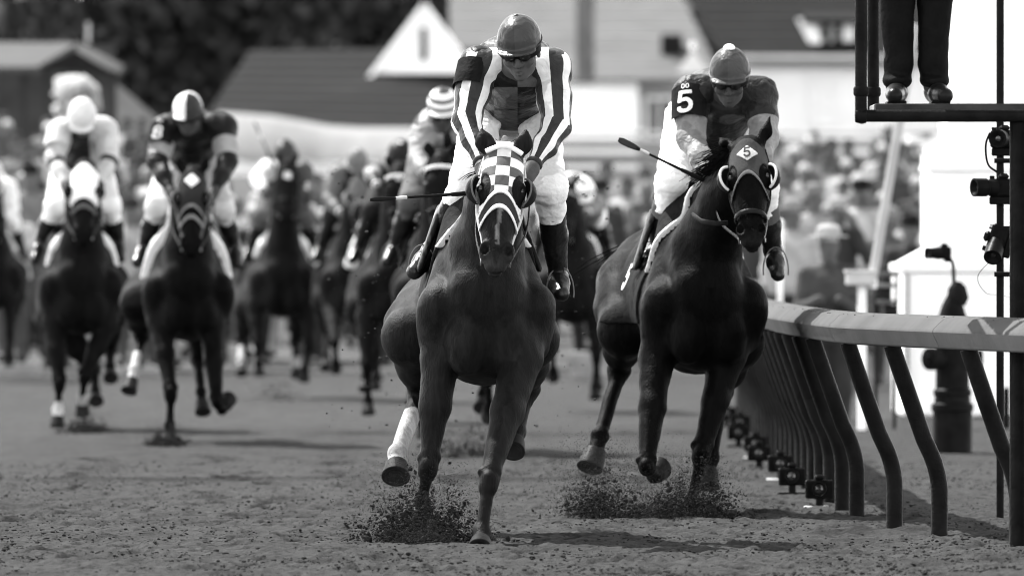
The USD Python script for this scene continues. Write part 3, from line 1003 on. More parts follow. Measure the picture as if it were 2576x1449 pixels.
# ------------------------------------------------------------------ shared looks
M_HOOF = mat("hoof_horn", .014, .5, .35, 20, .3, 60)
M_EYE = mat("eye_gloss", .006, .08, .1, spec=.7)
M_STEEL = mat("steel", .5, .3, .1, metal=1.0)
M_IRONWORK = mat("stirrup_iron", .12, .5, .1)
M_LEATHER = mat("black_leather", .010, .32, .3, 20, .35, 60)
M_BROWN_LEATHER = mat("brown_leather", .03, .4, .3, 20, .3, 60)
M_HAIR = mat("black_hair", .004, .9, .3, spec=.0)
M_PALE = mat("pale_cloth", .48, .7, .1, 20, .3, 80)
M_WHITE = mat("white_cloth", .72, .65, .08, 12, .5, 18, bdist=.02, sheen=.1)
M_GREYCLOTH = mat("grey_cloth", .08, .65, .15, 12, .5, 18, bdist=.02)
M_LGREYCLOTH = mat("light_grey_cloth", .17, .65, .15, 12, .5, 18, bdist=.02)
M_DARKCLOTH = mat("dark_cloth", .018, .65, .25, 12, .5, 18, bdist=.02)
M_BLACKCLOTH = mat("black_cloth", .008, .7, .25, 12, .5, 18, bdist=.02)
M_SILK_DARK = mat("dark_silk", .035, .38, .15, 12, .5, 18, bdist=.02)
M_SKIN = mat("skin", .062, .45, .12, 30, .15, 90)
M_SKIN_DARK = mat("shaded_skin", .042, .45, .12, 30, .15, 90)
M_LENS = mat("dark_lens", .005, .06, .1, spec=.8)
M_GOGGLE = mat("black_rubber", .006, .4, .2)
M_BOOT = mat("boot_leather", .007, .24, .4, 14, .5, 30, bdist=.012, spec=.3)
M_DIRT = None
M_IRON = mat("dark_iron", .006, .45, .5, 9, .4, 45)
M_PIPE = mat("pipe_paint", .006, .40, .5, 7, .45, 50)
M_CAMERA = mat("camera_body", .004, .35, .3, 30, .2, 80)
M_GLASS = mat("camera_lens_glass", .01, .05, .1, spec=.9)
M_RAILPAINT = mat("rail_paint", .068, .9, .14, 3.0, .25, 30)
M_WHITEPAINT = mat("white_paint", .86, .55, .05, 1.5, .12, 25)
M_WALLWHITE = mat("white_wall", .70, .7, .08, .8, .15, 12)
M_WOOD = mat("weathered_wood", .22, .7, .3, 6, .4, 30)
M_TROUSERS = mat("dark_trousers", .005, .75, .3, 10, .6, 12, bdist=.02)
M_SHOE = mat("shoe_leather", .006, .3, .3, 10, .1, 40, spec=.1)

COAT1 = coat_mat("chestnut_coat", .46, .045)
COAT2 = coat_mat("dark_bay_coat", .42, .022)
COAT3 = coat_mat("bay_coat", .6, .03)

# ------------------------------------------------------------------ the track
def dirt_mat(name, tone, far=False):
    nodes = {"g": ("geometry", {}), "a": ("attribute", {"attribute": "moist"}),
             "m1": ("mapping", {"scale": (3.2, .9, 3.0)}), "n1": ("noise_texture", {"scale": 1.0, "detail": 6.0, "roughness": 0.62}),
             "r1": ("rgb_ramp", {"ramp": [(.28, g3(tone * .62)), (.5, g3(tone)), (.75, g3(tone * 1.28))]}),
             "m2": ("mapping", {"scale": (26.0, 9.0, 26.0)}), "n2": ("noise_texture", {"scale": 1.0, "detail": 5.0, "roughness": 0.7}),
             "r2": ("rgb_ramp", {"ramp": [(.32, g3(.25)), (.46, g3(.9)), (.7, g3(1.25))]}),
             "x": ("mix_color", {"blend_type": "multiply", "fac": 1.0}),
             "k": ("math", {"math_type": "multiply_add", "value2": -.62, "value3": 1.0}),
             "x2": ("mix_color", {"blend_type": "multiply", "fac": 1.0}),
             "n3": ("noise_texture", {"scale": 42.0, "detail": 6.0, "roughness": .7}), "b": ("bump", {"strength": .9, "distance": .02}),
             "p": ("principled_bsdf", {"roughness": .95, "specular_ior_level": .08})}
    links = [("g.position", "m1.vector"), ("m1.vector", "n1.vector"), ("n1.fac", "r1.fac"), ("g.position", "m2.vector"), ("m2.vector", "n2.vector"), ("n2.fac", "r2.fac"),
             ("r1.color", "x.a"), ("r2.color", "x.b"), ("a.fac", "k.value1"), ("x.result", "x2.a"), ("k.value", "x2.b"), ("x2.result", "p.base_color"),
             ("g.position", "n3.vector"), ("n3.fac", "b.height"), ("b.normal", "p.normal")]
    return usdkit.material(stage, "/World/Looks/" + name, nodes, links, surface="p.BSDF")


DIRT = dirt_mat("track_dirt", .031)
DIRT_DARK = mat("moist_dirt", .012, .95, .45, 40, .6, 80, spec=.1)
DIRT_MID = mat("crumbly_dirt", .024, .95, .4, 40, .6, 80, spec=.1)


_rp = np.random.default_rng(91)
PRINTS = [(_rp.uniform(-2.6, 2.3), 41 + 24 * _rp.random() ** 1.2, _rp.uniform(.05, .085), _rp.uniform(.015, .032)) for _ in range(300)]


def hoof_prints(x, y):
    """Cup-shaped prints with a raised lip of pushed-back dirt."""
    z = np.zeros(len(x))
    order = np.argsort(y); ys_ = y[order]
    for px_, py_, rad, dep in PRINTS:
        a, b = np.searchsorted(ys_, py_ - 3 * rad), np.searchsorted(ys_, py_ + 3 * rad)
        i = order[a:b]; i = i[np.abs(x[i] - px_) < 3 * rad]
        d = np.hypot(x[i] - px_, (y[i] - py_) * .8) / rad
        z[i] += dep * (-np.exp(-d ** 4) + .55 * np.exp(-((d - 1.35) / .3) ** 2) * (y[i] > py_ - .3 * rad))
    return z


def ground_height(x, y):
    p = np.stack([x, y, 0 * x], -1)
    near = np.clip((62 - y) / 12, .25, 1)
    z = (meshkit.fbm(p * [1.3, .7, 1], 3, 1) - .5) * .03 + (meshkit.fbm(p * [7.0, 4.5, 1], 3, 2) - .5) * .022 * near + (meshkit.fbm(p * [19.0, 12.0, 1], 2, 12) - .5) * .030 * near
    pits = np.clip(meshkit.fbm(p * [14.0, 9.0, 1], 3, 6) - .60, 0, 1)
    z -= pits * .10 * near
    for yc, amp, x0, x1, wd in RIDGES:
        wob = yc + (meshkit.fbm(p * [.9, .01, 1], 3, 21) - .5) * .9
        e = np.exp(-((y - wob) / wd) ** 2) * np.clip((x - x0) / .4, 0, 1) * np.clip((x1 - x) / .4, 0, 1)
        z += amp * e * (.5 + meshkit.fbm(p * [6, 6, 1], 3, 5))
    z += hoof_prints(np.asarray(x), np.asarray(y))
    # a soft shoulder of dirt under the rail
    z += .03 * np.exp(-((x - 2.1) / .35) ** 2) * np.clip((50 - y) / 4, 0, 1)
    return z


RIDGES = [(71.5, .02, -1.6, 1.6, .3), (45.9, .03, 1.15, 2.1, .2), (57.5, .012, -3, 1.5, .3)]


def sheet(x0, x1, y0, y1, dx, dy):
    xs = np.arange(x0, x1 + dx / 2, dx); ys = np.arange(y0, y1 + dy / 2, dy)
    X, Y = np.meshgrid(xs, ys, indexing="ij")
    n, m = X.shape
    i = np.arange(n * m).reshape(n, m)
    f = np.stack([i[:-1, :-1], i[1:, :-1], i[1:, 1:], i[:-1, 1:]], -1).reshape(-1, 4)
    return X.ravel(), Y.ravel(), f


gx, gy, gf = sheet(-3.3, 3.6, 39.0, 76.0, .018, .036)
edge = np.minimum.reduce([np.clip((gx + 3.3) / .5, 0, 1), np.clip((3.6 - gx) / .5, 0, 1), np.clip((76 - gy) / 3, 0, 1)])
gz = (ground_height(gx, gy) + .012) * edge + .004
moist = np.zeros(len(gx))
pp = np.stack([gx, gy, 0 * gx], -1)
for yc, amp, x0, x1, wd in RIDGES:
    wob = yc + (meshkit.fbm(pp * [.9, .01, 1], 3, 21) - .5) * .9
    moist = np.maximum(moist, np.exp(-((gy - wob) / (wd * 1.3)) ** 2) * np.clip((gx - x0) / .4, 0, 1) * np.clip((x1 - gx) / .4, 0, 1) * (.4 + meshkit.fbm(pp * [5, 5, 1], 3, 8)))
single("race_track", (np.stack([gx, gy, gz], 1), gf), DIRT, "wide dirt race track, loose and hoof-marked", kind="structure", attrs={"moist": np.clip(moist, 0, 1)})
gv = np.array([[-900, -40, -.03], [900, -40, -.03], [900, 1500, -.03], [-900, 1500, -.03]], float)
single("ground", (gv, np.array([[0, 1, 2, 3]])), dirt_mat("far_dirt", .036), "open level ground round the track", kind="structure", attrs={"moist": np.zeros(4)})
# infield grass and the rising bank that the crowd stands on
bx, by, bf = sheet(-40, 40, 112, 190, 2.0, 2.0)
bz = np.clip((by - 112) / 60, 0, 1) * 2.6 - .02 + (meshkit.fbm(np.stack([bx, by, 0 * bx], -1) * .2, 3, 4) - .5) * .1
single("grass_bank", (np.stack([bx, by, bz], 1), bf), mat("worn_grass", .05, .9, .4, 2.0, .6, 20, spec=.1), "worn grassy bank behind the far turn", kind="structure", smooth=True)

# ------------------------------------------------------------------ clods lying on the track and dirt thrown up
clod_protos = []
r = np.random.default_rng(31)


def lump(rg, sub=1, flat=.7):
    m = trimesh.creation.icosphere(sub, 1.0)
    v = np.array(m.vertices)
    v = v * (.7 + .7 * meshkit.noise(v * 1.7 + rg.uniform(0, 50, 3), 3))[:, None] * rg.uniform(.7, 1.25, 3)
    return v * [1, 1, flat], np.array(m.faces)


pi = UsdGeom.PointInstancer.Define(stage, "/World/dirt_clods")
tag(pi, "loose clods and crumbs of dirt strewn over the track", kind="stuff")
for i in range(6):
    m = usdkit.mesh(stage, f"/World/dirt_clods/clod_{i:03d}", lump(r), [DIRT_DARK, DIRT_MID, DIRT_DARK, DIRT, DIRT_MID, DIRT_DARK][i] if i != 3 else DIRT_MID, smooth=False)
    clod_protos.append(m.GetPath())
N = 26000
yy = 40.2 + 22 * r.random(N) ** 1.5
xx = r.uniform(-1, 1, N) * (yy * .053 + .2) + .1
cl = meshkit.fbm(np.stack([xx * 2.2, yy * .9, 0 * xx], -1), 3, 14)
ok = (r.random(N) < np.clip((cl - .36) * 4.2, .08, 1))
xx, yy = xx[ok], yy[ok]
sz = .0026 + .0065 * r.random(len(xx)) ** 5 + .002 * r.random(len(xx))
zz = (ground_height(xx, yy) + .012) + .004 + sz * .3
pi.CreatePrototypesRel().SetTargets(clod_protos)
pi.CreateProtoIndicesAttr(Vt.IntArray.FromNumpy(r.integers(0, 6, len(xx)).astype(np.int32)))
pi.CreatePositionsAttr(Vt.Vec3fArray.FromNumpy(np.stack([xx, yy, zz], 1).astype(np.float32)))
pi.CreateScalesAttr(Vt.Vec3fArray.FromNumpy((sz[:, None] * np.stack([r.uniform(.8, 1.7, len(xx)), r.uniform(.8, 1.5, len(xx)), r.uniform(.6, 1.0, len(xx))], 1)).astype(np.float32)))
ang = r.uniform(0, math.pi, len(xx))
pi.CreateOrientationsAttr(Vt.QuathArray([Gf.Quath(float(math.cos(a)), 0, 0, float(math.sin(a))) for a in ang]))


def splash(c, n, width, height, depth, label, seed, smax=.016, lean=0.0, pile=True, tone=None):
    """Dirt thrown up by a hoof: hundreds of lumps, dense at the ground and thinning upwards, and a torn heap below."""
    rg = np.random.default_rng(seed)
    ms = []
    c = np.asarray(c, float)
    n = int(n * 2.6); smax = smax * .85
    jets = rg.random(16)
    shapes = [lump(rg, 0, rg.uniform(.35, .9)) for _ in range(14)]
    for i in range(n):
        xr = rg.normal(0, .62)
        t = rg.beta(1.0, 3.0) * max(0.05, 1.15 - .30 * xr * xr) * (.55 + .9 * jets[int(np.clip((xr + 2) * 4, 0, 15))])
        p = c + np.array([xr * width + lean * t, rg.normal(0, depth) - .05 * t, t * height + .008])
        s = smax * (.12 + .5 * rg.random() ** 2.5 + (1.1 * rg.random() if rg.random() < .045 else 0)) * (1.1 - .5 * min(t, 1))
        v, f = shapes[rg.integers(14)]
        a = rg.uniform(0, 6.28); ca, sa = math.cos(a), math.sin(a)
        v = (v * s) @ np.array([[ca, 0, sa], [0, 1, 0], [-sa, 0, ca]]) @ np.array([[ca, -sa, 0], [sa, ca, 0], [0, 0, 1]])
        ms.append((v + p, f))
    if pile:
        X, Y, f = sheet(-width * 1.3, width * 1.3, -.16, .16, .011, .011)
        rr = np.sqrt((X / (width * 1.25)) ** 2 + (Y / .15) ** 2)
        z = np.clip(1 - rr, 0, 1) ** .8 * height * .20 * (.2 + 1.5 * meshkit.fbm(np.stack([X * 26, Y * 26, 0 * X], -1), 4, seed)) - .012
        ms.append((np.stack([X, Y, z], 1) + c, f))
    # fine grains drifting above
    ov_ = np.array([[1, 0, 0], [-1, 0, 0], [0, 1, 0], [0, -1, 0], [0, 0, 1], [0, 0, -1]], float)
    of_ = np.array([[0, 2, 4], [2, 1, 4], [1, 3, 4], [3, 0, 4], [2, 0, 5], [1, 2, 5], [3, 1, 5], [0, 3, 5]])
    k = int(n * 1.6)
    pc = np.stack([rg.normal(0, .75, k) * width, rg.normal(0, depth * 1.3, k), rg.beta(1, 2.2, k) * height * 1.35 + .01], 1) + c
    ss = rg.uniform(.0010, .0026, k)
    ms.append(((ov_[None] * ss[:, None, None] + pc[:, None]).reshape(-1, 3), (of_[None] + 6 * np.arange(k)[:, None, None]).reshape(-1, 3)))
    single("dirt_splash", join(ms), tone or DIRT_DARK, label, kind="stuff", smooth=False)


def gz_at(px_, py_):
    Y = EYE * F / (py_ - 635.0)
    return at(px_, py_, Y)


c = at(1062, 1372, 45.05); c[2] = .015
splash(c, 2000, .19, .30, .10, "dark dirt thrown up round the leader's white-socked forefoot", 1, .015, .02)
splash(c + [.02, -.3, 0], 500, .10, .09, .1, "scatter of dirt lying just before the leader's forefeet", 11, .013)
c = gz_at(1207, 1375); c[2] = .01
splash(c, 220, .05, .06, .06, "small heap of dirt round the leader's planted hoof", 2, .010)
c = at(1497, 1322, 49.0); c[2] = .02
splash(c, 1100, .13, .32, .12, "spray of dirt below the raised hind hoof of number 5", 3, .013, .06, pile=False)
splash(c + [.14, .25, .02], 700, .24, .30, .2, "low veil of dirt between the hooves of number 5", 12, .007, .05, pile=False, tone=DIRT_MID)
c = at(1728, 1325, 48.9); c[2] = .015
splash(c, 1700, .18, .26, .12, "dirt bursting round the planted forefoot of number 5", 4, .014, .06)
splash(c + [-.16, 0, 0], 600, .14, .09, .12, "torn dirt left of the planted forefoot of number 5", 13, .012)
c = at(415, 1142, 67.2); c[2] = .01
splash(c, 500, .10, .15, .12, "dirt kicked up by the planted foot of horse number 8", 5, .018)
c = at(222, 1078, 72.5); c[2] = .01
splash(c, 500, .13, .14, .12, "dirt kicked up under the white-hooded horse", 6, .018)
c = at(1175, 1150, 64.0); c[2] = .01
splash(c, 600, .22, .24, .2, "dirt flying behind the leader under the hooped-cap horse", 7, .014, .05, pile=False)
c = at(690, 1010, 85.0)
splash(c, 160, .20, .35, .3, "clods thrown up behind number 8 under the star-faced horse", 8, .016, 0, pile=False)
rg = np.random.default_rng(77)
ms = []
for i in range(420):
    q = at(rg.uniform(820, 1620), rg.uniform(420, 1080), rg.uniform(47.5, 62))
    if 1560 < q[0] * F / q[1] + 1288 < 1950:
        continue
    v, f = lump(rg, 0)
    ms.append((v * (.003 + .008 * rg.random() ** 3) + q, f))
single("flying_clods", join(ms), DIRT_MID, "bits of dirt hanging in the air behind the leader", kind="stuff", smooth=False)

# ------------------------------------------------------------------ the inner rail
RAIL = bez((2.75, 38.2), (2.42, 40.2), (2.10, 42.2), (1.89, 43.5), (1.63, 45.24), (1.475, 46.6), (1.40, 49.2), (1.355, 52.0), (1.345, 54.0), (1.36, 60.0), (1.42, 70.0), (1.65, 85.0), (2.4, 100.0), (4.2, 115.0), (7.5, 128.0), n=10)


def rail_x(y):
    return np.interp(y, RAIL[:, 1], RAIL[:, 0])


rail = Thing("inner_rail", (1.9, 43.5, 0), "pale inside rail with deep fascia and rounded top, curving along the track", "rail")
# the fascia: a moulded cover, section by section
prof = [(.045, .882), (.034, .885), (.026, .892), (-.002, .955), (.002, .968), (.05, 1.013), (.10, 1.026), (.17, 1.022), (.24, 1.004), (.29, .975), (.292, .955), (.24, .985), (.16, 1.003), (.06, .995), (.026, .965), (.050, .892)]


def rail_section(path):
    path = np.asarray(path, float)
    t = np.gradient(path, axis=0); t /= np.linalg.norm(t, axis=1, keepdims=True)
    nrm = np.stack([t[:, 1], -t[:, 0]], 1)       # away from the track
    rings = []
    for i in range(len(path)):
        for o, z in prof:
            q = path[i] + nrm[i] * o
            rings.append([q[0], q[1], z])
    v = np.array(rings); m = len(prof); f = []
    for i in range(len(path) - 1):
        for j in range(m):
            k = (j + 1) % m
            f.append([i * m + j, (i + 1) * m + j, (i + 1) * m + k, i * m + k])
    f = np.array(f)
    caps = []
    for s in (0, len(path) - 1):
        for j in range(1, m - 2):
            a = [s * m, s * m + j, s * m + j + 1]
            caps.append(a if s else a[::-1])
    f3 = np.vstack([f[:, [0, 1, 2]], f[:, [0, 2, 3]], np.array(caps)])
    return v, f3


cuts = [38.2, 43.95, 46.85, 52.2, 58, 66, 75, 86, 97, 110, 128]
ys = np.unique(np.concatenate([np.linspace(38.2, 56, 120), np.linspace(56, 128, 80)]))
xs = rail_x(ys)
for a, b in zip(cuts[:-1], cuts[1:]):
    yy_ = np.unique(np.concatenate([[a + .004], ys[(ys > a + .02) & (ys < b - .02)], [b - .004]]))
    part("fascia_section", rail_section(np.stack([np.interp(yy_, ys, xs), yy_], 1)), M_RAILPAINT, rail, smooth=40)
# a crust of dirt along the top of the rail
ms = []
rg = np.random.default_rng(5)
for i in range(160):
    y = rg.uniform(40, 54); x = rail_x(y) + rg.uniform(.0, .2)
    v, f = lump(rg, 0, .6)
    ms.append((v * rg.uniform(.0015, .0045) + [x, y, 1.020 + rg.uniform(-.004, .003)], f))
part("dirt_crust", join(ms), M_RAILPAINT, rail, smooth=False, kind="stuff")
post_y = [40.9, 43.45, 45.2, 46.5, 49.2, 50.6, 51.9] + list(np.arange(53.1, 92, 1.25)) + [95, 100, 106, 112, 118, 124]
for y in post_y:
    x = rail_x(y)
    dx = rail_x(y + .3) - x; t = unit([dx, .3]); nx, ny = t[1], -t[0]
    o = lambda a, z: np.array([x + nx * a, y + ny * a, z])
    pts = [o(.27, -.05), o(.27, .16)] + list(bez(o(.27, .16), o(.268, .27), o(.245, .37), o(.20, .47), n=5)[1:]) + [o(.126, .68), o(.062, .865), o(.055, .888)]
    p = part("post", tube(pts, .0375, 16), M_PIPE, rail, smooth=50)
    part("bracket", box(o(.075, .893), (.07, .05, .025), bevel=.006), M_PIPE, p)

# remote cameras set on the ground under the rail
for i, (y, a, s) in enumerate([(51.3, .02, 1.0), (54.2, -.02, 1.0), (57.5, .0, 1.0), (60.5, -.06, .95), (63.5, -.02, 1.0), (67.5, -.06, 1.0), (71.5, .0, 1.0), (75.5, -.05, 1.0)]):
    x = rail_x(y) + .17 + a
    T = Thing("remote_camera", (x, y, 0), ["remote camera on the ground nearest the leaning rail post", "second remote camera along the foot of the rail", "third remote camera along the foot of the rail", "fourth remote camera along the foot of the rail",
              "fifth remote camera along the foot of the rail", "sixth remote camera along the foot of the rail", "seventh remote camera along the foot of the rail", "farthest remote camera at the foot of the rail"][i], "camera", "remote cameras under the rail")
    s *= 1.0
    part("base_plate", box((x, y, .012), (.16, .14, .02), bevel=.004), M_PALE if i % 2 == 0 else M_CAMERA, T)
    part("stand", tube([(x, y + .02, .02), (x, y + .02, .06)], .02, 10), M_CAMERA, T)
    part("body", box((x, y + .02, .105), (.145 * s, .05, .095 * s), bevel=.008), M_CAMERA, T)
    part("prism", box((x, y + .02, .165), (.05, .045, .028), bevel=.01), M_CAMERA, T)
    L = part("lens", lathe([(.0001, .0), (.032, 0), (.034, .03), (.038, .035), (.038, .08), (.03, .08), (.026, .06), (.0001, .058)], (-.1, -1, .1), (x, y, .105), 18), M_CAMERA, T)
    part("glass", lathe([(.0001, .066), (.02, .064), (.028, .06)], (-.1, -1, .1), (x, y, .105), 16), M_GLASS, L)
    part("cable", tube(bez((x + .06, y + .03, .06), (x + .12, y + .1, .03), (x + .15, y + .3, .015), n=6), .006, 6), M_CAMERA, T)

# ------------------------------------------------------------------ the pipe platform and the man on it
YP = 43.0
sp_ = F / YP
plat = Thing("pipe_platform", (at(2576, 635, YP)[0], YP, 0), "dark pipe scaffold platform at the right edge, cut by the frame", "platform")
q = lambda x, y, d=0.0: at(x, y, YP + d)
pr = .0265
front = part("rail_tube", tube([q(2158, 292), q(2900, 292)], pr, 18), M_PIPE, plat, smooth=50)
part("rail_tube", tube([q(2194, 289, .75), q(2900, 289, .75)], pr, 18), M_PIPE, plat, smooth=50)
part("rail_tube", tube([q(2166, 291), q(2166, 291) + np.array([.03, .78, .0])], pr, 18), M_PIPE, plat, smooth=50)
a = q(2166, 292); zt = 3.25
for (xx_, dy) in ((2166, 0), (2197, .75)):
    b = q(xx_, 290, dy)
    part("upright", tube([b, [b[0], b[1], zt]], .0255, 18), M_PIPE, plat, smooth=50)
    for zz_ in (.10, ):
        part("coupler", tube([b + [0, 0, zz_ - .02], b + [0, 0, zz_ - .012], b + [0, 0, zz_ + .012], b + [0, 0, zz_ + .02]], [.028, .0325, .0325, .028], 16), M_IRON, plat, smooth=40)
part("elbow", tube([q(2158, 292) - [.012, 0, 0], q(2158, 292), q(2178, 292), q(2180, 292)], [.026, .031, .031, .027], 16), M_IRON, plat, smooth=40)
for dy in (0, .75):
    b = q(2166 if dy == 0 else 2197, 290, dy)
    part("top_rail", tube([[b[0], b[1], 2.95], [b[0] + 1.4, b[1], 2.95]], .024, 14), M_PIPE, plat, smooth=50)
for i in range(4):
    zc = q(0, 281)[2] + .012
    x0_ = q(2203, 281)[0]
    part("plank", box((x0_ + .60, YP + .12 + i * .185, zc + .006), (1.2, .172, .032), bevel=.004), M_WOOD if i != 0 else mat("dark_plank", .03, .7, .4, 6, .5, 30), plat)
leg = q(2566, 635)
part("leg", tube([[leg[0], YP + .05, -.02], [leg[0], YP + .05, q(0, 292)[2] - .02]], .042, 18), M_IRON, plat, smooth=50)
part("leg", tube([[leg[0] + .55, YP + .72, -.02], [leg[0] + .55, YP + .72, q(0, 292)[2] - .02]], .042, 18), M_IRON, plat, smooth=50)
part("leg_brace", tube([[leg[0] + .028, YP - .02, -.02], [leg[0] + .028, YP - .02, 1.85]], .012, 12), M_PIPE, plat, smooth=50)

# man standing on it (the frame shows him below the knee only)
mx, my, mz = q(2305, 280)[0], YP + .30, q(0, 281)[2] + .034
man = Thing("person", (mx, my, mz), "man in dark trousers and polished black shoes standing on the pipe platform", "person")
hx = mx + .02
f = Field((hx - .35, my - .4, mz - .02), (hx + .35, my + .3, mz + 1.86), .014)
face_field(f, np.array([hx, my - .02, mz + 1.66]), (-.3, -1, -.1), (0, 0, 1))
f.cone((hx, my, mz + 1.56), (hx, my + .01, mz + 1.4), .06, .07, .03)
f.cone((hx, my, mz + 1.32), (hx, my, mz + 1.0), .12, .12, .05, u=np.array([1., 0, 0]), su=1.3)
for g_ in (-1, 1):
    f.limb([(hx + g_ * .17, my, mz + 1.42), (hx + g_ * .22, my - .02, mz + 1.12), (hx + g_ * .13, my - .2, mz + 1.18)], [.055, .045, .035], .04)
    fist(f, np.array([hx + g_ * .12, my - .22, mz + 1.18]), (-g_ * .5, -1, .1), (0, 0, 1), g_)
    f.limb([(hx + g_ * .09, my, mz + .95), (mx + g_ * .085, my - .0, mz + .5), (mx + g_ * .08, my, mz + .08)], [.085, .06, .04], .03)
part("body", f.mesh(), M_SKIN, man, smooth=True)
f = Field((hx - .36, my - .42, mz + .75), (hx + .36, my + .3, mz + 1.6), .014)
f.cone((hx, my, mz + 1.36), (hx, my, mz + .92), .145, .15, .05, u=np.array([1., 0, 0]), su=1.28)
for g_ in (-1, 1):
    f.cone((hx, my, mz + 1.45), (hx + g_ * .16, my, mz + 1.42), .07, .075, .04)
    f.limb([(hx + g_ * .17, my, mz + 1.42), (hx + g_ * .225, my - .02, mz + 1.12), (hx + g_ * .13, my - .18, mz + 1.18)], [.078, .066, .05], .03)
part("jacket", ruffle(f.mesh(), .008, 12, 3), M_DARKCLOTH, man, smooth=True)
part("hair", (lambda m: (np.array(m.vertices) * [1, 1.2, .75] + [hx, my - .005, mz + 1.735], np.array(m.faces)))(trimesh.creation.icosphere(3, .085)), M_HAIR, man, smooth=True)
f = Field((mx - .33, my - .25, mz + .05), (mx + .33, my + .25, mz + 1.05), .009)
f.ell((mx, my, mz + .95), (.17, .13, .12), .05)
for g_, x1, x2 in ((-1, 2258, 2258), (1, 2351, 2350)):
    xa = q(x1, 0, .3)[0]; xb = q(x2, 0, .3)[0]
    f.limb([(mx + g_ * .085, my, mz + .92), (xa + g_ * .004, my - .015, mz + .5), (xb - g_ * .004, my, mz + .17), (xb, my, mz + .115)], [.10, .078, .060, .058], .02)
    f.ell((xb, my - .02, mz + .10), (.06, .068, .03), .02)
part("trousers", ruffle(f.mesh(), .008, (9, 9, 7), 5), M_TROUSERS, man, smooth=True)
for g_, x2, out in ((-1, 2258, -.02), (1, 2352, .035)):
    xb = q(x2, 0, .3)[0]
    f = Field((xb - .14, my - .32, mz - .02), (xb + .14, my + .16, mz + .2), .006)
    f.limb([(xb, my + .05, mz + .045), (xb + out * .4, my - .07, mz + .045), (xb + out, my - .2, mz + .034)], [.040, .042, .034], .02)
    f.cone((xb, my + .03, mz + .06), (xb, my + .02, mz + .14), .045, .04, .02)
    X, Y, Z = f.grid()
    f.g = np.maximum(f.g, (mz + .008 - Z) + 0 * X + 0 * Y).astype(np.float32)
    s_ = part("shoe", f.mesh(), M_SHOE, man, smooth=40)
    part("sole", box((xb + out * .5, my - .07, mz + .006), (.082, .28, .014), bevel=.005), M_CAMERA, s_)

# ------------------------------------------------------------------ thin pole with cameras clamped to it
pole = Thing("thin_pole", (at(2516, 635, YP + 6)[0], YP + 6, 0), "thin dark pole carrying clamped cameras behind the rail at right", "pole")
YC = YP + 6
c_ = lambda x, y, d=0.0: at(x, y, YC + d)
b = c_(2516, 635)
part("shaft", tube([[b[0], YC, -.02], [b[0], YC, 3.2]], .0185, 14), M_IRON, pole, smooth=50)
for yy_ in (405, 505, 575, 690):
    z = c_(0, yy_)[2]
    part("clamp", tube([[b[0] - .03, YC - .03, z], [b[0] + .12, YC - .03, z]], .012, 8), M_IRON, pole, smooth=50)


def clamped(cx_, cy_, tilt, wide, label, lens_dx, YC=YC):
    p = at(cx_, cy_, YC - .06)
    T = Thing("clamped_camera", p, label, "camera", "cameras clamped to the thin pole")
    a = math.radians(tilt); R = np.array([[math.cos(a), 0, math.sin(a)], [0, 1, 0], [-math.sin(a), 0, math.cos(a)]])
    o = lambda x, y, z: p + R @ np.array([x, y, z])
    part("body", box(p, (wide, .06, .085), bevel=.008, R=R), M_CAMERA, T)
    part("prism", box(o(.005, 0, .052), (.052, .05, .03), bevel=.012, R=R), M_CAMERA, T)
    part("motor_drive", box(o(.0, .0, -.062), (wide * .9, .05, .04), bevel=.006, R=R), M_CAMERA, T)
    l = part("lens", lathe([(.0001, 0), (.036, 0), (.038, .05), (.044, .055), (.044, .12), (.036, .12), (.0001, .09)], R @ unit([lens_dx, -.75, 0]), o(lens_dx * .02, -.02, .0), 20), M_CAMERA, T)
    part("glass", lathe([(.0001, .102), (.02, .1), (.036, .094)], R @ unit([lens_dx, -.75, 0]), o(lens_dx * .02, -.02, .0), 18), M_GLASS, l)
    for q_ in (-1, 1):
        part("knob", lathe([(.0001, 0), (.012, 0), (.012, .014), (.0001, .014)], R @ np.array([0, 0, 1.0]), o(q_ * wide * .36, 0, .042), 12), M_STEEL if q_ > 0 else M_CAMERA, T)
    return T, o


T, o = clamped(2524, 350, 0, .125, "topmost camera on the thin pole, just below the platform", -.2)
part("cable", tube(bez(o(-.065, 0, .03), o(-.085, -.01, -.03), o(-.075, -.01, -.12), o(-.03, 0, -.16), n=6), .006, 6), M_CAMERA, T)
T, o = clamped(2522, 472, 0, .14, "second camera down the thin pole, lens turned left", -1.6)
T, o = clamped(2508, 605, -72, .15, "lowest camera on the thin pole, turned on its side", -.6)
curves("cord", [bez(o(-.02, -.03, -.05), at(2462, 690, YC - .05), at(2478, 735, YC - .04), at(2510, 742, YC), at(2545, 748, YC), n=8)], M_CAMERA, T, .004)

# ------------------------------------------------------------------ iron hydrant with a camera on an arm
YH = 65.0
h_ = lambda x, y, d=0.0: at(x, y, YH + d)
hb = h_(2396, 635); hx_, s65 = hb[0], F / YH
hyd = Thing("fire_hydrant", (hx_, YH, 0), "dark iron fire hydrant behind the rail before the white tower", "hydrant")
part("barrel", lathe([(.0001, -.05), (.125, -.05), (.125, .28), (.135, .29), (.135, .33), (.118, .34), (.113, .38), (.122, .39), (.122, .42), (.108, .43), (.104, .70), (.118, .71), (.118, .75), (.0001, .752)], (0, 0, 1), (hx_, YH, 0), 28), M_IRON, hyd, smooth=30)
part("bonnet", lathe([(.112, .752), (.108, .80), (.095, .88), (.070, .96), (.045, 1.01), (.03, 1.03), (.03, 1.07), (.0001, 1.075)], (0, 0, 1), (hx_, YH, 0), 28), M_IRON, hyd, smooth=30)
part("outlet", lathe([(.05, 0), (.055, .09), (.072, .09), (.072, .14), (.05, .145), (.028, .146), (.028, .17), (.0001, .17)], (-.75, -.66, 0), (hx_ - .05, YH - .05, .62), 24), M_IRON, hyd, smooth=30)
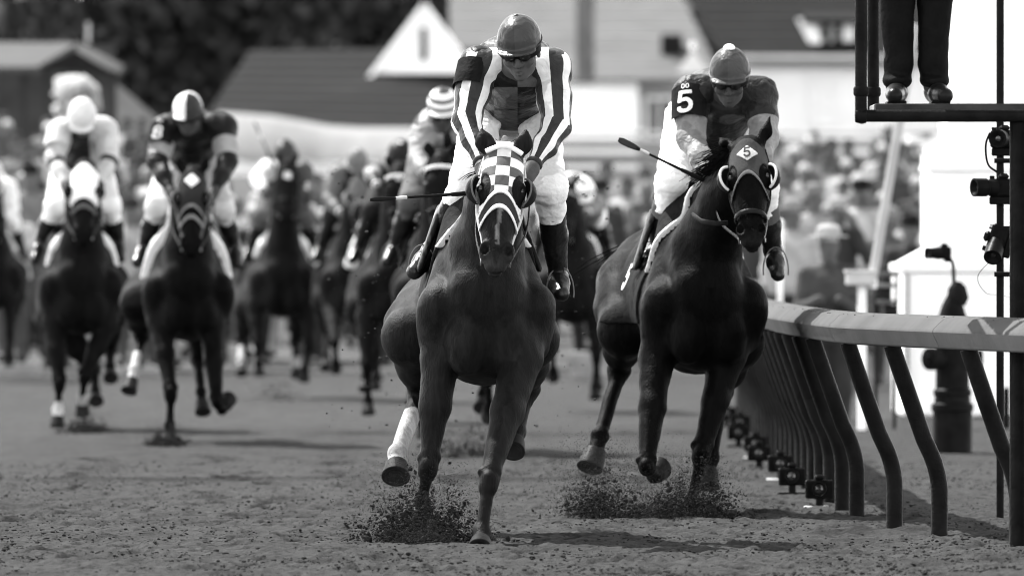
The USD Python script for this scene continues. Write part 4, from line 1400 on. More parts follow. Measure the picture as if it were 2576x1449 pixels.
part("outlet", lathe([(.04, 0), (.044, .09), (.058, .09), (.058, .13), (.0001, .135)], (1, .1, 0), (hx_ + .06, YH, .62), 24), M_IRON, hyd, smooth=30)
for i in range(8):
    a = i * math.pi / 4
    part("bolt", lathe([(.0001, 0), (.012, 0), (.012, .02), (.0001, .02)], (0, 0, 1), (hx_ + .112 * math.cos(a), YH + .112 * math.sin(a), .752), 6), M_IRON, hyd)
arm = Thing("camera_on_arm", (hx_, YH, 1.07), "dark camera on a bent arm fixed above the hydrant", "camera")
part("arm", tube(bez((hx_ + .01, YH, 1.03), h_(2399, 690), h_(2396, 660), h_(2385, 648), n=6), .013, 10), M_IRON, arm, smooth=50)
cpt = h_(2372, 637, -.04)
part("body", box(cpt, (.11, .07, .085), bevel=.01), M_CAMERA, arm)
part("prism", box(cpt + [.01, 0, .05], (.05, .05, .03), bevel=.01), M_CAMERA, arm)
part("lens", lathe([(.0001, 0), (.038, 0), (.04, .1), (.034, .1), (.0001, .08)], (-1, -.6, .0), cpt + [-.02, -.02, 0], 18), M_CAMERA, arm)
part("winder", box(cpt + [0.03, 0, -.045], (.05, .05, .03), bevel=.006), M_CAMERA, arm)
part("rag", ruffle(lathe([(.055, -.1), (.07, -.05), (.05, .02), (.025, .05), (.0001, .055)], (0, 0, 1), (hx_ + .03, YH, 1.06), 20), .014, 40, 3), M_BLACKCLOTH, arm, smooth=True)

# ------------------------------------------------------------------ the white finish tower
YT = 82.0
t_ = lambda x, y, d=0.0: at(x, y, YT + d)
tow = Thing("finish_tower", (t_(2500, 0)[0], YT, 0), "stepped white finishing-post tower filling the right edge", "tower")


def slab(x0, x1, y_top, y_bot, d0, d1, bev=.02):
    a, b = t_(x0, y_bot, 0), t_(x1, y_top, 0)
    return box(((a[0] + b[0]) / 2, YT + (d0 + d1) / 2, (a[2] + b[2]) / 2), (b[0] - a[0], d1 - d0, b[2] - a[2]), bevel=bev)


part("base", slab(2270, 3150, 686, 1046, 0.0, 2.2, .015), M_WHITEPAINT, tow)
part("base_cap", slab(2264, 3160, 664, 684, -.03, 2.25, .012), M_WHITEPAINT, tow)
# stepped slope above the base
v = []
for d in (.1, 2.0):
    for x, y in ((2275, 664), (2352, 622), (3150, 622), (3150, 664)):
        v.append(t_(x, y) + [0, d, 0])
part("slope", trimesh.convex.convex_hull(np.array(v)), M_WHITEPAINT, tow)
part("block", slab(2342, 3140, 430, 622, .18, 1.9, .02), M_WHITEPAINT, tow)
part("block_lip", slab(2338, 3144, 414, 429, .15, 1.93, .01), M_WHITEPAINT, tow)
v = []
for d in (.18, 1.9):
    for x, y in ((2342, 414), (2343, 385), (2352, 368), (2370, 359), (3140, 359), (3140, 414)):
        v.append(t_(x, y) + [0, d, 0])
part("shoulder", trimesh.convex.convex_hull(np.array(v)), M_WHITEPAINT, tow)
part("column", slab(2386, 3120, -260, 359, .32, 1.7, .02), M_WHITEPAINT, tow)
for xg in (2440, 2560, 2690):
    part("board_seam", slab(xg, xg + 2, -250, 350, .312, .33, .0), M_WALLWHITE, tow)
part("corner_post", slab(2281, 2286, 690, 1044, -.035, -.002, .003), mat("seam_grey", .12, .7), tow)
stk = Thing("short_stake", t_(2484, 1040, -3), "short dark stake in the ground before the white tower", "stake")
part("stake", tube([[stk.base[0], YT - 6, -.02], [stk.base[0], YT - 6, .26]], [.03, .028], 10), M_IRON, stk)
part("tip", lathe([(.028, 0), (.03, .02), (.0001, .04)], (0, 0, 1), (stk.base[0], YT - 6, .26), 10), M_IRON, stk)

# pale things beside the tower: slanting pole, bracket plank, tray on a post
YQ = 74.0
w_ = lambda x, y, d=0.0: at(x, y, YQ + d)
pl = Thing("slanting_pole", w_(2195, 690), "pale slanting pole left of the white tower", "pole")
part("shaft", tube([w_(2192, 720), w_(2235, 470), w_(2264, 300), w_(2305, 60)], .034, 12, flat=None), mat("pale_wood", .34, .6, .15, 5, .2, 30), pl, smooth=50)
part("ferrule", tube([w_(2191, 724), w_(2194, 702)], .04, 12), M_WHITEPAINT, pl, smooth=50)
br = Thing("bracket_plank", t_(2330, 357), "pale plank bracketed out to the left of the white tower", "plank")
part("plank", box((t_(2330, 357) + t_(2330, 357, 1)) / 2, (.30, .5, .045), bevel=.006), mat("pale_board", .5, .6, .1, 5, .2, 30), br)
part("brace", tube([t_(2310, 367, .5), t_(2350, 425, .5)], .010, 8), mat("pale_board", .5), br)
tr = Thing("tray_stand", w_(2165, 700), "pale box tray on a white post beyond the rail", "stand")
part("tray", box(w_(2165, 700), (.21, .3, .10), bevel=.01), mat("tray_paint", .42, .6, .1, 5, .2, 30), tr)
part("tray_rim", box(w_(2165, 683), (.235, .32, .02), bevel=.005), mat("tray_paint", .42), tr)
part("post", tube([[w_(2168, 0)[0], YQ, -.02], w_(2168, 718)], .032, 12), M_WHITEPAINT, tr, smooth=50)
tb = Thing("equipment_rack", w_(2225, 700), "cluttered grey equipment rack between tray and tower", "rack")
for i, yy_ in enumerate((690, 718, 760, 812)):
    part("shelf", box(w_(2232, yy_, .5), (.16, .3, .03), bevel=.005), M_LGREYCLOTH if i % 2 else M_GREYCLOTH, tb)
for xx_ in (2208, 2256):
    part("upright", tube([[w_(xx_, 0)[0], YQ + .5, -.02], w_(xx_, 690, .5)], .014, 8), M_IRON, tb)
for i, (xx_, yy_, s_) in enumerate(((2222, 736, .09), (2242, 782, .1), (2220, 845, .1))):
    part("case", box(w_(xx_, yy_, .5), (s_, .2, s_ * .9), bevel=.01), M_DARKCLOTH, tb)
gp = Thing("marker_post", at(1962, 700, 88), "slim white post rising just beyond the rider of number 5", "post")
part("post", tube([[at(1962, 0, 88)[0], 88, -.02], at(1962, 566, 88)], .022, 12), M_WHITEPAINT, gp, smooth=50)
part("cap", lathe([(.028, 0), (.028, .03), (.0001, .05)], (0, 0, 1), at(1962, 566, 88), 12), M_WHITEPAINT, gp)

# ------------------------------------------------------------------ the crowd
def spectator(name, tones, seed, pose=0):
    """A standing onlooker in everyday clothes: one body with head, jacket, trousers, hat or hair."""
    rg = np.random.default_rng(seed)
    f = Field((-.36, -.36, -.02), (.36, .3, 1.84), .026)
    face_field(f, np.array([0, -.01, 1.63]), (0, -1, -.05), (0, 0, 1), 1.05)
    f.cone((0, .01, 1.55), (0, .02, 1.38), .06, .075, .03)
    f.cone((0, .01, 1.32), (0, .02, .95), .14, .145, .05, u=np.array([1., 0, 0]), su=1.3)
    for g in (-1, 1):
        f.cone((0, .02, 1.42), (g * .16, .02, 1.40), .075, .08, .04)
        if pose == 1 and g > 0:
            f.limb([(g * .18, .02, 1.40), (g * .28, -.08, 1.2), (g * .12, -.16, 1.55), (g * .08, -.15, 1.63)], [.075, .06, .05, .045], .03)
        elif pose == 2:
            f.limb([(g * .18, .02, 1.40), (g * .23, -.05, 1.12), (g * .08, -.22, 1.2)], [.075, .06, .05], .03)
        else:
            f.limb([(g * .18, .02, 1.40), (g * .24, .03, 1.12), (g * .23, -.06, .86), (g * .22, -.08, .78)], [.075, .06, .045, .042], .03)
        f.limb([(g * .095, .02, .92), (g * .10, .0, .5), (g * .10, .03, .1), (g * .11, -.1, .04)], [.11, .085, .06, .05], .03)
    v, fc = ruffle(f.mesh(), .008, 10, seed)
    z = v[:, 2]; skin, coat_, leg, hair = tones
    hand = (np.abs(v[:, 0]) > .17) & (z < .86) & (z > .7)
    t = np.where(z > 1.50, skin, np.where(z > .90, coat_, np.where(z > .07, leg, .02)))
    t = np.where(hand, skin, t)
    t = np.where((z > 1.68) | ((v[:, 1] > .0) & (z > 1.55)), hair, t)
    if pose == 1:
        t = np.where((v[:, 1] < -.11) & (z > 1.5) & (v[:, 0] > .04), skin, t)
    return (v, fc), t * np.where(t > .3, .62, .4)


VERT = usdkit.material(stage, "/World/Looks/clothes_and_skin", {"a": ("attribute", {"attribute": "tone"}), "t": ("texture_coordinate", {}), "n": ("noise_texture", {"scale": 9.0, "detail": 4.0}),
    "r": ("rgb_ramp", {"ramp": [(.3, g3(.75)), (.7, g3(1.1))]}), "x": ("mix_color", {"blend_type": "multiply", "fac": 1.0}), "p": ("principled_bsdf", {"roughness": .8, "specular_ior_level": .2})},
    [("t.object", "n.vector"), ("n.fac", "r.fac"), ("a.fac", "x.a"), ("r.color", "x.b"), ("x.result", "p.base_color")], surface="p.BSDF")
UsdGeom.Scope.Define(stage, "/World/Looks/patterns")
pi = UsdGeom.PointInstancer.Define(stage, "/World/crowd")
tag(pi, "dense blurred crowd of standing onlookers packed along the far bank", kind="stuff")
protos = []
looks_ = [((.20, .62, .05, .02), 0), ((.22, .02, .02, .55), 2), ((.18, .30, .10, .03), 0), ((.20, .70, .30, .60), 1), ((.21, .06, .03, .02), 0), ((.19, .12, .05, .30), 2), ((.20, .45, .06, .02), 2), ((.2, .025, .02, .02), 0), ((.22, .2, .5, .7), 1), ((.2, .08, .04, .03), 0)]
for i, (tn, ps) in enumerate(looks_):
    (v, fc), t = spectator("x", tn, 100 + i, ps)
    m = usdkit.mesh(stage, f"/World/crowd/onlooker_{i:03d}", (v, fc), VERT, smooth=True)
    UsdGeom.PrimvarsAPI(m).CreatePrimvar("tone", Sdf.ValueTypeNames.FloatArray, "vertex").Set(Vt.FloatArray.FromNumpy(t.astype(np.float32)))
    protos.append(m.GetPath())
rg = np.random.default_rng(55)
pos = []


def bank_z(y):
    return max(0.0, min(1, (y - 112) / 60)) * 2.6


for row, Yr in enumerate(np.arange(113, 168, 2.2)):
    x = -Yr * .058
    while x < Yr * .058:
        pxl = x * F / Yr + 1288
        dens = .92 if (pxl < 640 or pxl > 1380) else .8
        zt = 635 - (bank_z(Yr) + 1.7 - EYE) * F / Yr
        limit = 285 if pxl < 420 else (430 if pxl < 1400 else (330 if pxl > 1900 else 420))
        if rg.random() < dens and zt > limit:
            pos.append((x + rg.normal(0, .1), Yr + rg.normal(0, .5), bank_z(Yr) - .02))
        x += rg.uniform(.5, .75)
pos = np.array(pos)
pi.CreatePrototypesRel().SetTargets(protos)
pi.CreateProtoIndicesAttr(Vt.IntArray.FromNumpy(rg.integers(0, len(protos), len(pos)).astype(np.int32)))
pi.CreatePositionsAttr(Vt.Vec3fArray.FromNumpy(pos.astype(np.float32)))
sc = rg.uniform(.92, 1.08, len(pos))
pi.CreateScalesAttr(Vt.Vec3fArray.FromNumpy(np.stack([sc, sc, sc], 1).astype(np.float32)))
aa = rg.normal(0, .4, len(pos)) / 2
pi.CreateOrientationsAttr(Vt.QuathArray([Gf.Quath(float(math.cos(a)), 0, 0, float(math.sin(a))) for a in aa]))

# nearer onlookers one can tell apart, right of number 5
near = [(2085, 590, 80, (.2, .10, .05, .72), "onlooker in white hat and dark coat beyond the rail, nearest the slanting pole", 2, .35),
        (1992, 520, 96, (.2, .50, .05, .45), "pale-coated onlooker standing just right of number 5's blinker cup", 0, 0.0),
        (2050, 480, 100, (.22, .40, .08, .35), "onlooker in light grey beyond the rail, left of the white-hatted one", 2, 0.0),
        (2110, 515, 99, (.22, .06, .03, .6), "dark-coated onlooker with pale hat behind the white-hatted one", 1, .1),
        (2165, 470, 104, (.2, .66, .1, .02), "dark-haired onlooker in white shirt left of the slanting pole", 1, 0.0),
        (2290, 560, 98, (.2, .03, .02, .02), "onlooker in black close to the white tower", 0, .1),
        (2235, 540, 102, (.2, .16, .05, .4), "grey-coated onlooker seen right of the slanting pole", 2, .1),
        (1510, 470, 106, (.2, .05, .04, .03), "dark-coated onlooker in the gap between the two leaders", 0, 0.0),
        (30, 505, 108, (.22, .6, .1, .05), "onlooker in a white shirt at the left edge of the crowd", 2, 0.0),
        (75, 430, 112, (.22, .3, .1, .02), "onlooker in grey standing tall at the left of the crowd", 0, -.1),
        (330, 515, 108, (.22, .4, .1, .05), "pale onlooker between the white-hooded horse and number 8", 0, .1)]
for i, (x, y, Yn, tn, lb, ps, sink) in enumerate(near):
    (v, fc), t = spectator("x", tn, 200 + i, ps)
    p = at(x, y, Yn)
    b = np.array([p[0], Yn, p[2] - 1.72])
    b[2] = min(b[2], 0.6)
    st_ = Thing("person", b, lb, "person")
    part("body", (v + b, fc), VERT, st_, attrs={"tone": t})
    hat = tn[3] > .3
    part("hat" if hat else "hair", lathe([(.155, 0), (.15, .012), (.1, .014), (.096, .07), (.06, .10), (.0001, .105)] if hat else [(.098, 0), (.1, .03), (.07, .09), (.0001, .105)], (0, 0, 1), b + [0, .0, 1.70], 20), mat(f"hat_tone_{int(tn[3]*100)}", tn[3] * .38, .8), st_, smooth=40)
    if b[2] > .02 and Yn < 112:
        part("standing_box", box(b + [0, 0, -b[2] / 2], (.6, .5, b[2]), bevel=.01), M_WOOD, st_)

# ------------------------------------------------------------------ buildings beyond the crowd
def roof_slab(pts, th=.12):
    """A pitched plane with thickness from four corners."""
    pts = np.asarray(pts, float)
    n = unit(np.cross(pts[1] - pts[0], pts[3] - pts[0]))
    if n[2] < 0:
        n = -n
    v = np.vstack([pts, pts - n * th])
    return trimesh.convex.convex_hull(v)


M_ROOFDARK = mat("dark_shingle", .011, .8, .18, 1.2, .4, 6)
M_ROOFMID = mat("grey_shingle", .016, .8, .12, 1.2, .4, 6)
M_ROOFLIGHT = mat("light_metal_roof", .115, .6, .12, 1.0, .2, 6)
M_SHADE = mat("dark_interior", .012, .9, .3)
M_PANE = usdkit.material(stage, "/World/Looks/window_glass", {"f": ("fresnel", {"IOR": 1.5}), "t": ("transparent_bsdf", {"color": g3(.35)}), "g": ("glossy_bsdf", {"roughness": .05, "color": g3(.9)}), "m": ("mix_closure", {})},
    [("f.fac", "m.fac"), ("t.BSDF", "m.closure1"), ("g.BSDF", "m.closure2")], surface="m.closure")


def shingle_rows(parent, a, b, c, d, n, m_):
    """Raised courses along a roof plane with corners a-b (eave) and d-c (ridge)."""
    a, b, c, d = map(np.asarray, (a, b, c, d))
    for i in range(1, n):
        t = i / n
        p, q = a + (d - a) * t, b + (c - b) * t
        part("course", tube([p, q], .014, 6), m_, parent, smooth=False)


def window(parent, c, w, h, mat_frame, nx=2, ny=2):
    c = np.asarray(c, float)
    wn = part("window", join([box(c + [0, 0, h / 2 + .04], (w + .16, .1, .08)), box(c - [0, 0, h / 2 + .04], (w + .16, .1, .08)), box(c + [w / 2 + .04, 0, 0], (.08, .09, h)), box(c - [w / 2 + .04, 0, 0], (.08, .09, h))]), mat_frame, parent)
    part("pane", box(c + [0, .03, 0], (w - .01, .012, h - .01)), M_PANE, wn)
    for i in range(1, nx):
        part("glazing_bar", box(c + [-w / 2 + w * i / nx, .0, 0], (.05, .05, h - .002)), mat_frame, wn)


# grey hip-roofed barn, left of centre
YB = 215.0
b_ = lambda x, y, d=0.0: at(x, y, YB + d)
barn = Thing("barn", b_(830, 635), "long barn with grey hipped roof and bright white gable with a slit window", "building")
e0, e1 = b_(505, 312), b_(1330, 338)
r0, r1 = b_(628, 128, 7), b_(1330, 120, 7)
part("roof", roof_slab([e0, e1, r1, r0]), M_ROOFMID, barn, smooth=False)
part("roof", roof_slab([e0 + [-.0, .1, 0], r0 + [0, .1, 0], r0 + [0, .3, 0], e0 + [.5, 14, .3]]), M_ROOFMID, barn, smooth=False)
rp = Part(barn.path, barn.base)
shingle_rows(barn, e0 + [.1, -.02, .06], e1 + [0, -.02, .06], r1 + [0, 0, .06], r0 + [0, 0, .06], 9, M_ROOFMID)
a, b = b_(520, 322, .9), b_(1330, 345, .9)
part("wall", box(((a[0] + b[0]) / 2, YB + 6, a[2] / 2 - .1), (b[0] - a[0], 10, a[2] - .05)), M_WALLWHITE, barn)
part("door", box(((a[0] + b[0]) / 2 - 1.5, YB + .98, 1.4), (1.6, .06, 2.6)), M_SHADE, barn)
# long white canopy before the barn with a drooping edge
can = Thing("white_canopy", at(860, 400, 196), "long white canopy with sagging top edge above the crowd", "canopy")
Yc = 196.0
xs_ = np.linspace(540, 1240, 50)
top = np.interp(xs_, [540, 600, 680, 760, 820, 900, 1240], [296, 300, 306, 320, 331, 336, 338])
pts_t = np.array([at(x, y, Yc) for x, y in zip(xs_, top)])
pts_b = np.array([at(x, 408 + 3 * math.sin(i * 1.1), Yc - .5) for i, x in enumerate(xs_)])
pts_k = pts_t + [0, 3.2, .15]
V = np.vstack([pts_k, pts_t, pts_b, pts_b + [0, .05, 0], pts_t + [0, .06, -.06]])
n_ = len(xs_); fcs = []
for k in range(4):
    for i in range(n_ - 1):
        fcs.append([k * n_ + i, (k + 1) * n_ + i, (k + 1) * n_ + i + 1, k * n_ + i + 1])
part("cloth", (V, np.array(fcs)), mat("canvas_white", .19, .9, .2, 1.2, .4, 4), can, smooth=50)
for x in (545, 700, 870, 1040, 1235):
    p = at(x, 400, Yc)
    part("pole", tube([[p[0], Yc + .2, 1.0], [p[0], Yc + .2, p[2] + .5]], .05, 8), M_WHITEPAINT, can)

# a white gable standing on the barn's roof
YG = 236.0
g_ = lambda x, y, d=0.0: at(x, y, YG + d)
d_ = lambda x, y, d=0.0: at(x, y, 219.4 + d)
A_, Bq, Cq = d_(930, 185), d_(1204, 185), d_(1068, 8)
gab = np.vstack([np.array([A_, Bq, Cq]), np.array([A_, Bq, Cq]) + [0, .5, 0]])
gb = part("gable", trimesh.convex.convex_hull(gab), M_WHITEPAINT, barn, smooth=False)
part("slit_window", box(d_(1066, 112) - [0, .03, 0], (.12, .08, .70)), M_SHADE, gb)
for s_, E in ((-1, A_), (1, Bq)):
    ap = Cq + [0, -.1, .05]; ee = E + unit(E - Cq) * .15 + [0, -.1, 0]
    part("barge_board", roof_slab([ap, ee, ee + [0, .2, 0], ap + [0, .2, 0]], .10), M_WHITEPAINT, gb, smooth=False)
    part("gable_roof", roof_slab([Cq + [0, .2, .02], E + [0, .2, .02], E + [0, 6, .02], Cq + [0, 6, .02]], .1), M_ROOFMID, barn, smooth=False)
wing = Thing("long_house", g_(1480, 635), "long house with wide pale roof and bright white front behind the leading jockey", "building")
part("roof", roof_slab([g_(1130, 196, .5), g_(1815, 196, .5), g_(1690, -60, 7), g_(1130, -60, 7)]), M_ROOFLIGHT, wing, smooth=False)
shingle_rows(wing, g_(1130, 194, .45), g_(1812, 194, .45), g_(1690, -60, 6.95), g_(1130, -60, 6.95), 10, M_ROOFLIGHT)
a, b = g_(1180, 200, 1.2), g_(1606, 200, 1.2)
part("wall", box(((a[0] + b[0]) / 2, YG + 3.2, a[2] / 2), (b[0] - a[0], 4, a[2])), M_WHITEPAINT, wing)
a2, b2 = g_(1606, 200, 2.2), g_(1800, 200, 2.2)
part("wall", box(((a2[0] + b2[0]) / 2, YG + 4.2, a2[2] / 2), (b2[0] - a2[0], 4, a2[2])), mat("grey_wall", .34, .8, .15, .8), wing)
part("lower_roof", roof_slab([g_(1380, 372, -4), g_(1600, 372, -4), g_(1600, 350, 1.0), g_(1380, 350, 1.0)]), M_WALLWHITE, wing, smooth=False)
window(wing, g_(1660, 300, 2.1), .55, .9, M_WHITEPAINT)
chim = part("chimney", box(g_(1472, 70, -1.5), (.42, .6, 2.6), bevel=.03), mat("chimney_brick", .09, .8, .3, 3), wing)
part("chimney_pot", box(g_(1472, -72, -1.5), (.5, .7, .12), bevel=.02), mat("chimney_brick", .09), chim)
part("vent", box(g_(1690, 120, 2.2), (.5, .7, .6), bevel=.03), M_ROOFDARK, wing)

# white peaked tent
YV = 190.0
v_ = lambda x, y, d=0.0: at(x, y, YV + d)
tent = Thing("peaked_tent", v_(1742, 635), "small white tent with pointed top left of jockey 5's cap", "tent")
pk = v_(1742, 126, 1.5)
base_ = [v_(1700, 186), v_(1786, 186), v_(1786, 186, 3), v_(1700, 186, 3)]
V = np.array([pk] + base_ + [q_ - [0, 0, 3.2] for q_ in base_])
part("canvas", (V, np.array([[0, 1, 2], [0, 2, 3], [0, 3, 4], [0, 4, 1], [1, 5, 6], [1, 6, 2], [2, 6, 7], [2, 7, 3], [3, 7, 8], [3, 8, 4], [4, 8, 5], [4, 5, 1]])), mat("canvas_white", .33), tent, smooth=False)
part("finial", lathe([(.05, 0), (.05, .1), (.0001, .16)], (0, 0, 1), pk, 8), M_WHITEPAINT, tent)

# white house with dark roof and a dormer, right
YR = 205.0
k_ = lambda x, y, d=0.0: at(x, y, YR + d)
wh = Thing("white_house", k_(1990, 635), "white house with dark roof and a lit dormer behind jockey 5", "building")
part("roof", roof_slab([k_(1822, 136), k_(2420, 136), k_(2420, -70, 6), k_(1695, -70, 6)]), M_ROOFDARK, wh, smooth=False)
shingle_rows(wh, k_(1822, 134, -.02), k_(2420, 134, -.02), k_(2420, -70, 5.96), k_(1695, -70, 5.96), 9, M_ROOFDARK)
part("gutter", box((k_(2120, 146) + k_(2120, 146)) / 2, (4.75, .16, .1), bevel=.02), mat("gutter_paint", .4), wh)
part("eave_board", box(k_(2120, 158, .1), (4.7, .1, .12)), mat("eave_paint", .18), wh)
a, b = k_(1840, 165, .4), k_(2420, 165, .4)
part("wall", box(((a[0] + b[0]) / 2, YR + 3, a[2] / 2), (b[0] - a[0], 5.2, a[2])), M_WALLWHITE, wh)
for x, y, w, h in ((2070, 245, .42, 1.0), (2210, 255, .5, .95), (2330, 255, .5, .95)):
    p = k_(x, y, .4)
    window(wh, p, w, h, M_WALLWHITE)
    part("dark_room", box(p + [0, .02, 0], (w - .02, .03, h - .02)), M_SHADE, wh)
dm_ = k_(2092, 92, .9)
dw = part("dormer", box(dm_ + [0, 1.2, 0], (.95, 2.4, .62)), M_WALLWHITE, wh)
part("dormer_cheek", roof_slab([k_(2003, 48, .85), k_(2040, 48, .85), k_(2078, 128, .85), k_(2046, 128, .85)], .1), M_WHITEPAINT, dw, smooth=False)
part("dormer_roof", roof_slab([k_(2020, 48, .5), k_(2165, 48, .5), k_(2165, 30, 3.2), k_(2020, 30, 3.2)], .1), M_ROOFDARK, dw, smooth=False)
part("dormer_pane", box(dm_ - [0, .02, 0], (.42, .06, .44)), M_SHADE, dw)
part("dormer_bar", box(dm_ - [0, .06, 0], (.04, .05, .44)), M_WALLWHITE, dw)

# open pavilion with a light roof, far left
YL = 158.0
l_ = lambda x, y, d=0.0: at(x, y, YL + d)
pav = Thing("pavilion", l_(60, 635), "open pavilion with pale hipped roof at the upper left", "building")
M_PAVROOF = mat("pavilion_roof", .07, .7, .12, 1.0, .3, 8)
part("roof", roof_slab([l_(-260, 172), l_(95, 168), l_(196, 108, 3), l_(-260, 106, 3)]), M_PAVROOF, pav, smooth=False)
part("roof_end", roof_slab([l_(196, 107, 2.9), l_(312, 166, .3), l_(298, 188, .3), l_(190, 132, 2.6)], .06), mat("roof_end_paint", .05, .7), pav, smooth=False)
part("fascia_board", box((l_(-85, 178) + l_(-85, 178)) / 2, (2.2, .1, .07)), mat("roof_end_paint", .05), pav)
part("gable_end", trimesh.convex.convex_hull(np.vstack([np.array([l_(95, 172, .2), l_(292, 190, .2), l_(190, 128, .2)]), np.array([l_(95, 172, .5), l_(292, 190, .5), l_(190, 128, .5)])])), M_SHADE, pav, smooth=False)
part("back_wall", box(l_(20, 240, 4), (3.4, .2, 1.6)), mat("pavilion_wall", .045, .9, .3, 2), pav)
part("side_wall", box(l_(20, 330, 4.4), (3.2, .1, 1.9)), mat("pavilion_wall", .045), pav)
for x in (-60, 62, 118, 285):
    p = l_(x, 300, .4)
    part("post", box((p[0], p[1], (l_(0, 178)[2] + 0) / 2), (.10, .10, l_(0, 178)[2])), mat("post_paint", .03), pav)
part("mast", tube([l_(222, 110, 3), l_(222, 58, 3)], .03, 8), mat("grey_wall", .34), pav)

# pale sloping tent roof between the two left horses
aw = Thing("sloping_awning", at(360, 420, 172), "pale sloping awning between the white-hooded horse and number 8", "awning")
w2 = lambda x, y, d=0.0: at(x, y, 172 + d)
part("cloth", roof_slab([w2(255, 215, 2), w2(300, 215, 2), w2(560, 440, 0), w2(290, 470, 0)], .05), mat("awning_cloth", .06, .8, .2, 1.2), aw, smooth=False)
part("valance", box((w2(420, 448) + w2(420, 448)) / 2, (1.8, .05, .25)), mat("awning_cloth", .06), aw)
for x in (300, 548):
    p = w2(x, 450, .2)
    part("pole", tube([[p[0], p[1], 1.5], p], .03, 8), M_WHITEPAINT, aw)
# low grey stand behind the crowd at right with railings
std = Thing("low_stand", at(2000, 380, 176), "grey railed stand behind the crowd on the right", "stand")
for i in range(5):
    z = 2.1 + i * .28
    part("step", box((at(2010, 0, 176 + i)[0], 176 + i, z), (9.5, 1.0, .16)), mat("stand_concrete", .15, .9, .2, 1), std)
for i in range(2):
    p = at(2010, 335 + i * 22, 175.2)
    part("handrail", tube([p - [4.7, 0, 0], p + [4.7, 0, 0]], .035, 8), mat("grey_wall", .34), std)

# ------------------------------------------------------------------ trees
LEAF = usdkit.material(stage, "/World/Looks/leaves", {"o": ("geometry", {}), "n": ("noise_texture", {"scale": .35, "detail": 3.0}), "r": ("rgb_ramp", {"ramp": [(.3, g3(.04)), (.7, g3(.07))]}),
    "d": ("principled_bsdf", {"roughness": .7, "specular_ior_level": .15}), "t": ("translucent_bsdf", {"color": g3(.03)}), "m": ("mix_closure", {"fac": .25})},
    [("o.position", "n.vector"), ("n.fac", "r.fac"), ("r.color", "d.base_color"), ("d.BSDF", "m.closure1"), ("t.BSDF", "m.closure2")], surface="m.closure")
PALELEAF = usdkit.material(stage, "/World/Looks/pale_blossom", {"o": ("geometry", {}), "n": ("noise_texture", {"scale": 1.6, "detail": 3.0}), "r": ("rgb_ramp", {"ramp": [(.3, g3(.6)), (.7, g3(.85))]}),
    "d": ("diffuse_bsdf", {}), "t": ("translucent_bsdf", {}), "m": ("mix_closure", {"fac": .5})},
    [("o.position", "n.vector"), ("n.fac", "r.fac"), ("r.color", "d.color"), ("r.color", "t.color"), ("d.BSDF", "m.closure1"), ("t.BSDF", "m.closure2")], surface="m.closure")
M_BARK = mat("bark", .05, .9, .3, 4, .6, 14)


def leaf_crown(c, R, n, size, seed, lobes=16):
    rg = np.random.default_rng(seed)
    c = np.asarray(c, float); R = np.asarray(R, float)
    lc = rg.normal(0, 1, (lobes, 3)); lc /= np.linalg.norm(lc, axis=1, keepdims=True); lc *= rg.uniform(.35, .9, (lobes, 1))
    which = rg.integers(0, lobes, n)
    d = rg.normal(0, 1, (n, 3)); d /= np.linalg.norm(d, axis=1, keepdims=True)
    p = (lc[which] + d * (rg.random((n, 1)) ** .5) * rg.uniform(.22, .45, (lobes, 1))[which]) * R + c
    nn = d + rg.normal(0, .5, (n, 3)) + [0, 0, .4]; nn /= np.linalg.norm(nn, axis=1, keepdims=True)
    t = np.cross(nn, rg.normal(0, 1, (n, 3))); t /= np.linalg.norm(t, axis=1, keepdims=True); b = np.cross(nn, t)
    s = size * rg.uniform(.6, 1.3, (n, 1))
    v = np.stack([p - t * s, p - b * s * .6, p + t * s, p + b * s * .6], 1).reshape(-1, 3)
    return v, np.arange(4 * n).reshape(n, 4)


def tree(base, H_, R, seed, label, n=5200, leaf=.30, mats=None, group=None):
    T = Thing("tree", base, label, "tree", group)
    rg = np.random.default_rng(seed)
    base = np.asarray(base, float)
    tr_ = H_ * .3
    ms = [tube([base - [0, 0, .1], base + [.05, 0, tr_], base + [rg.normal(0, .3), 0, H_ * .75]], [R * .09, R * .06, R * .02], 10)]
    part("trunk", ms[0], M_BARK, T, smooth=50)
    for i in range(5):
        a = rg.uniform(0, 6.28); s = base + [0, 0, tr_ * rg.uniform(.8, 1.6)]
        part("limb", tube([s, s + np.array([math.cos(a) * R * .35, math.sin(a) * R * .35, H_ * .14]), s + np.array([math.cos(a) * R * .6, math.sin(a) * R * .6, H_ * .3])], [R * .04, R * .025, R * .01], 8), M_BARK, T, smooth=50)
    part("crown", leaf_crown(base + [0, 0, H_ * .58], (R, R, H_ * .45), n, leaf, seed), mats or LEAF, T, smooth=False)


tl_ = [(-420, 262, 13, 5.5), (60, 255, 14, 5.2), (330, 268, 13, 5.5), (560, 258, 15, 5.5), (800, 270, 14, 5.8), (1010, 280, 15, 6), (1300, 296, 14, 6.5), (1650, 300, 13, 6.5), (2000, 290, 14, 6), (2350, 285, 14, 6), (2800, 280, 14, 6)]
names_ = ["dark broad tree beyond the left edge of the pavilion", "dark leafy tree directly behind the pavilion roof", "dark tree rising between pavilion and grey barn", "tall dark tree above the left end of the grey barn", "dark tree over the middle of the grey barn roof",
          "dark tree behind the white gable's left side", "dark tree behind the wide pale roof", "dark tree behind the gap between pale and dark roofs", "dark tree behind the dark roof with the dormer", "dark tree behind the pipe platform", "dark tree beyond the right edge behind the tower"]
for i, ((x, Yt, hh, rr), nm) in enumerate(zip(tl_, names_)):
    p = at(x, 635, Yt)
    tree((p[0], Yt, 0), hh, rr, 300 + i, nm, group="dark trees behind the buildings")
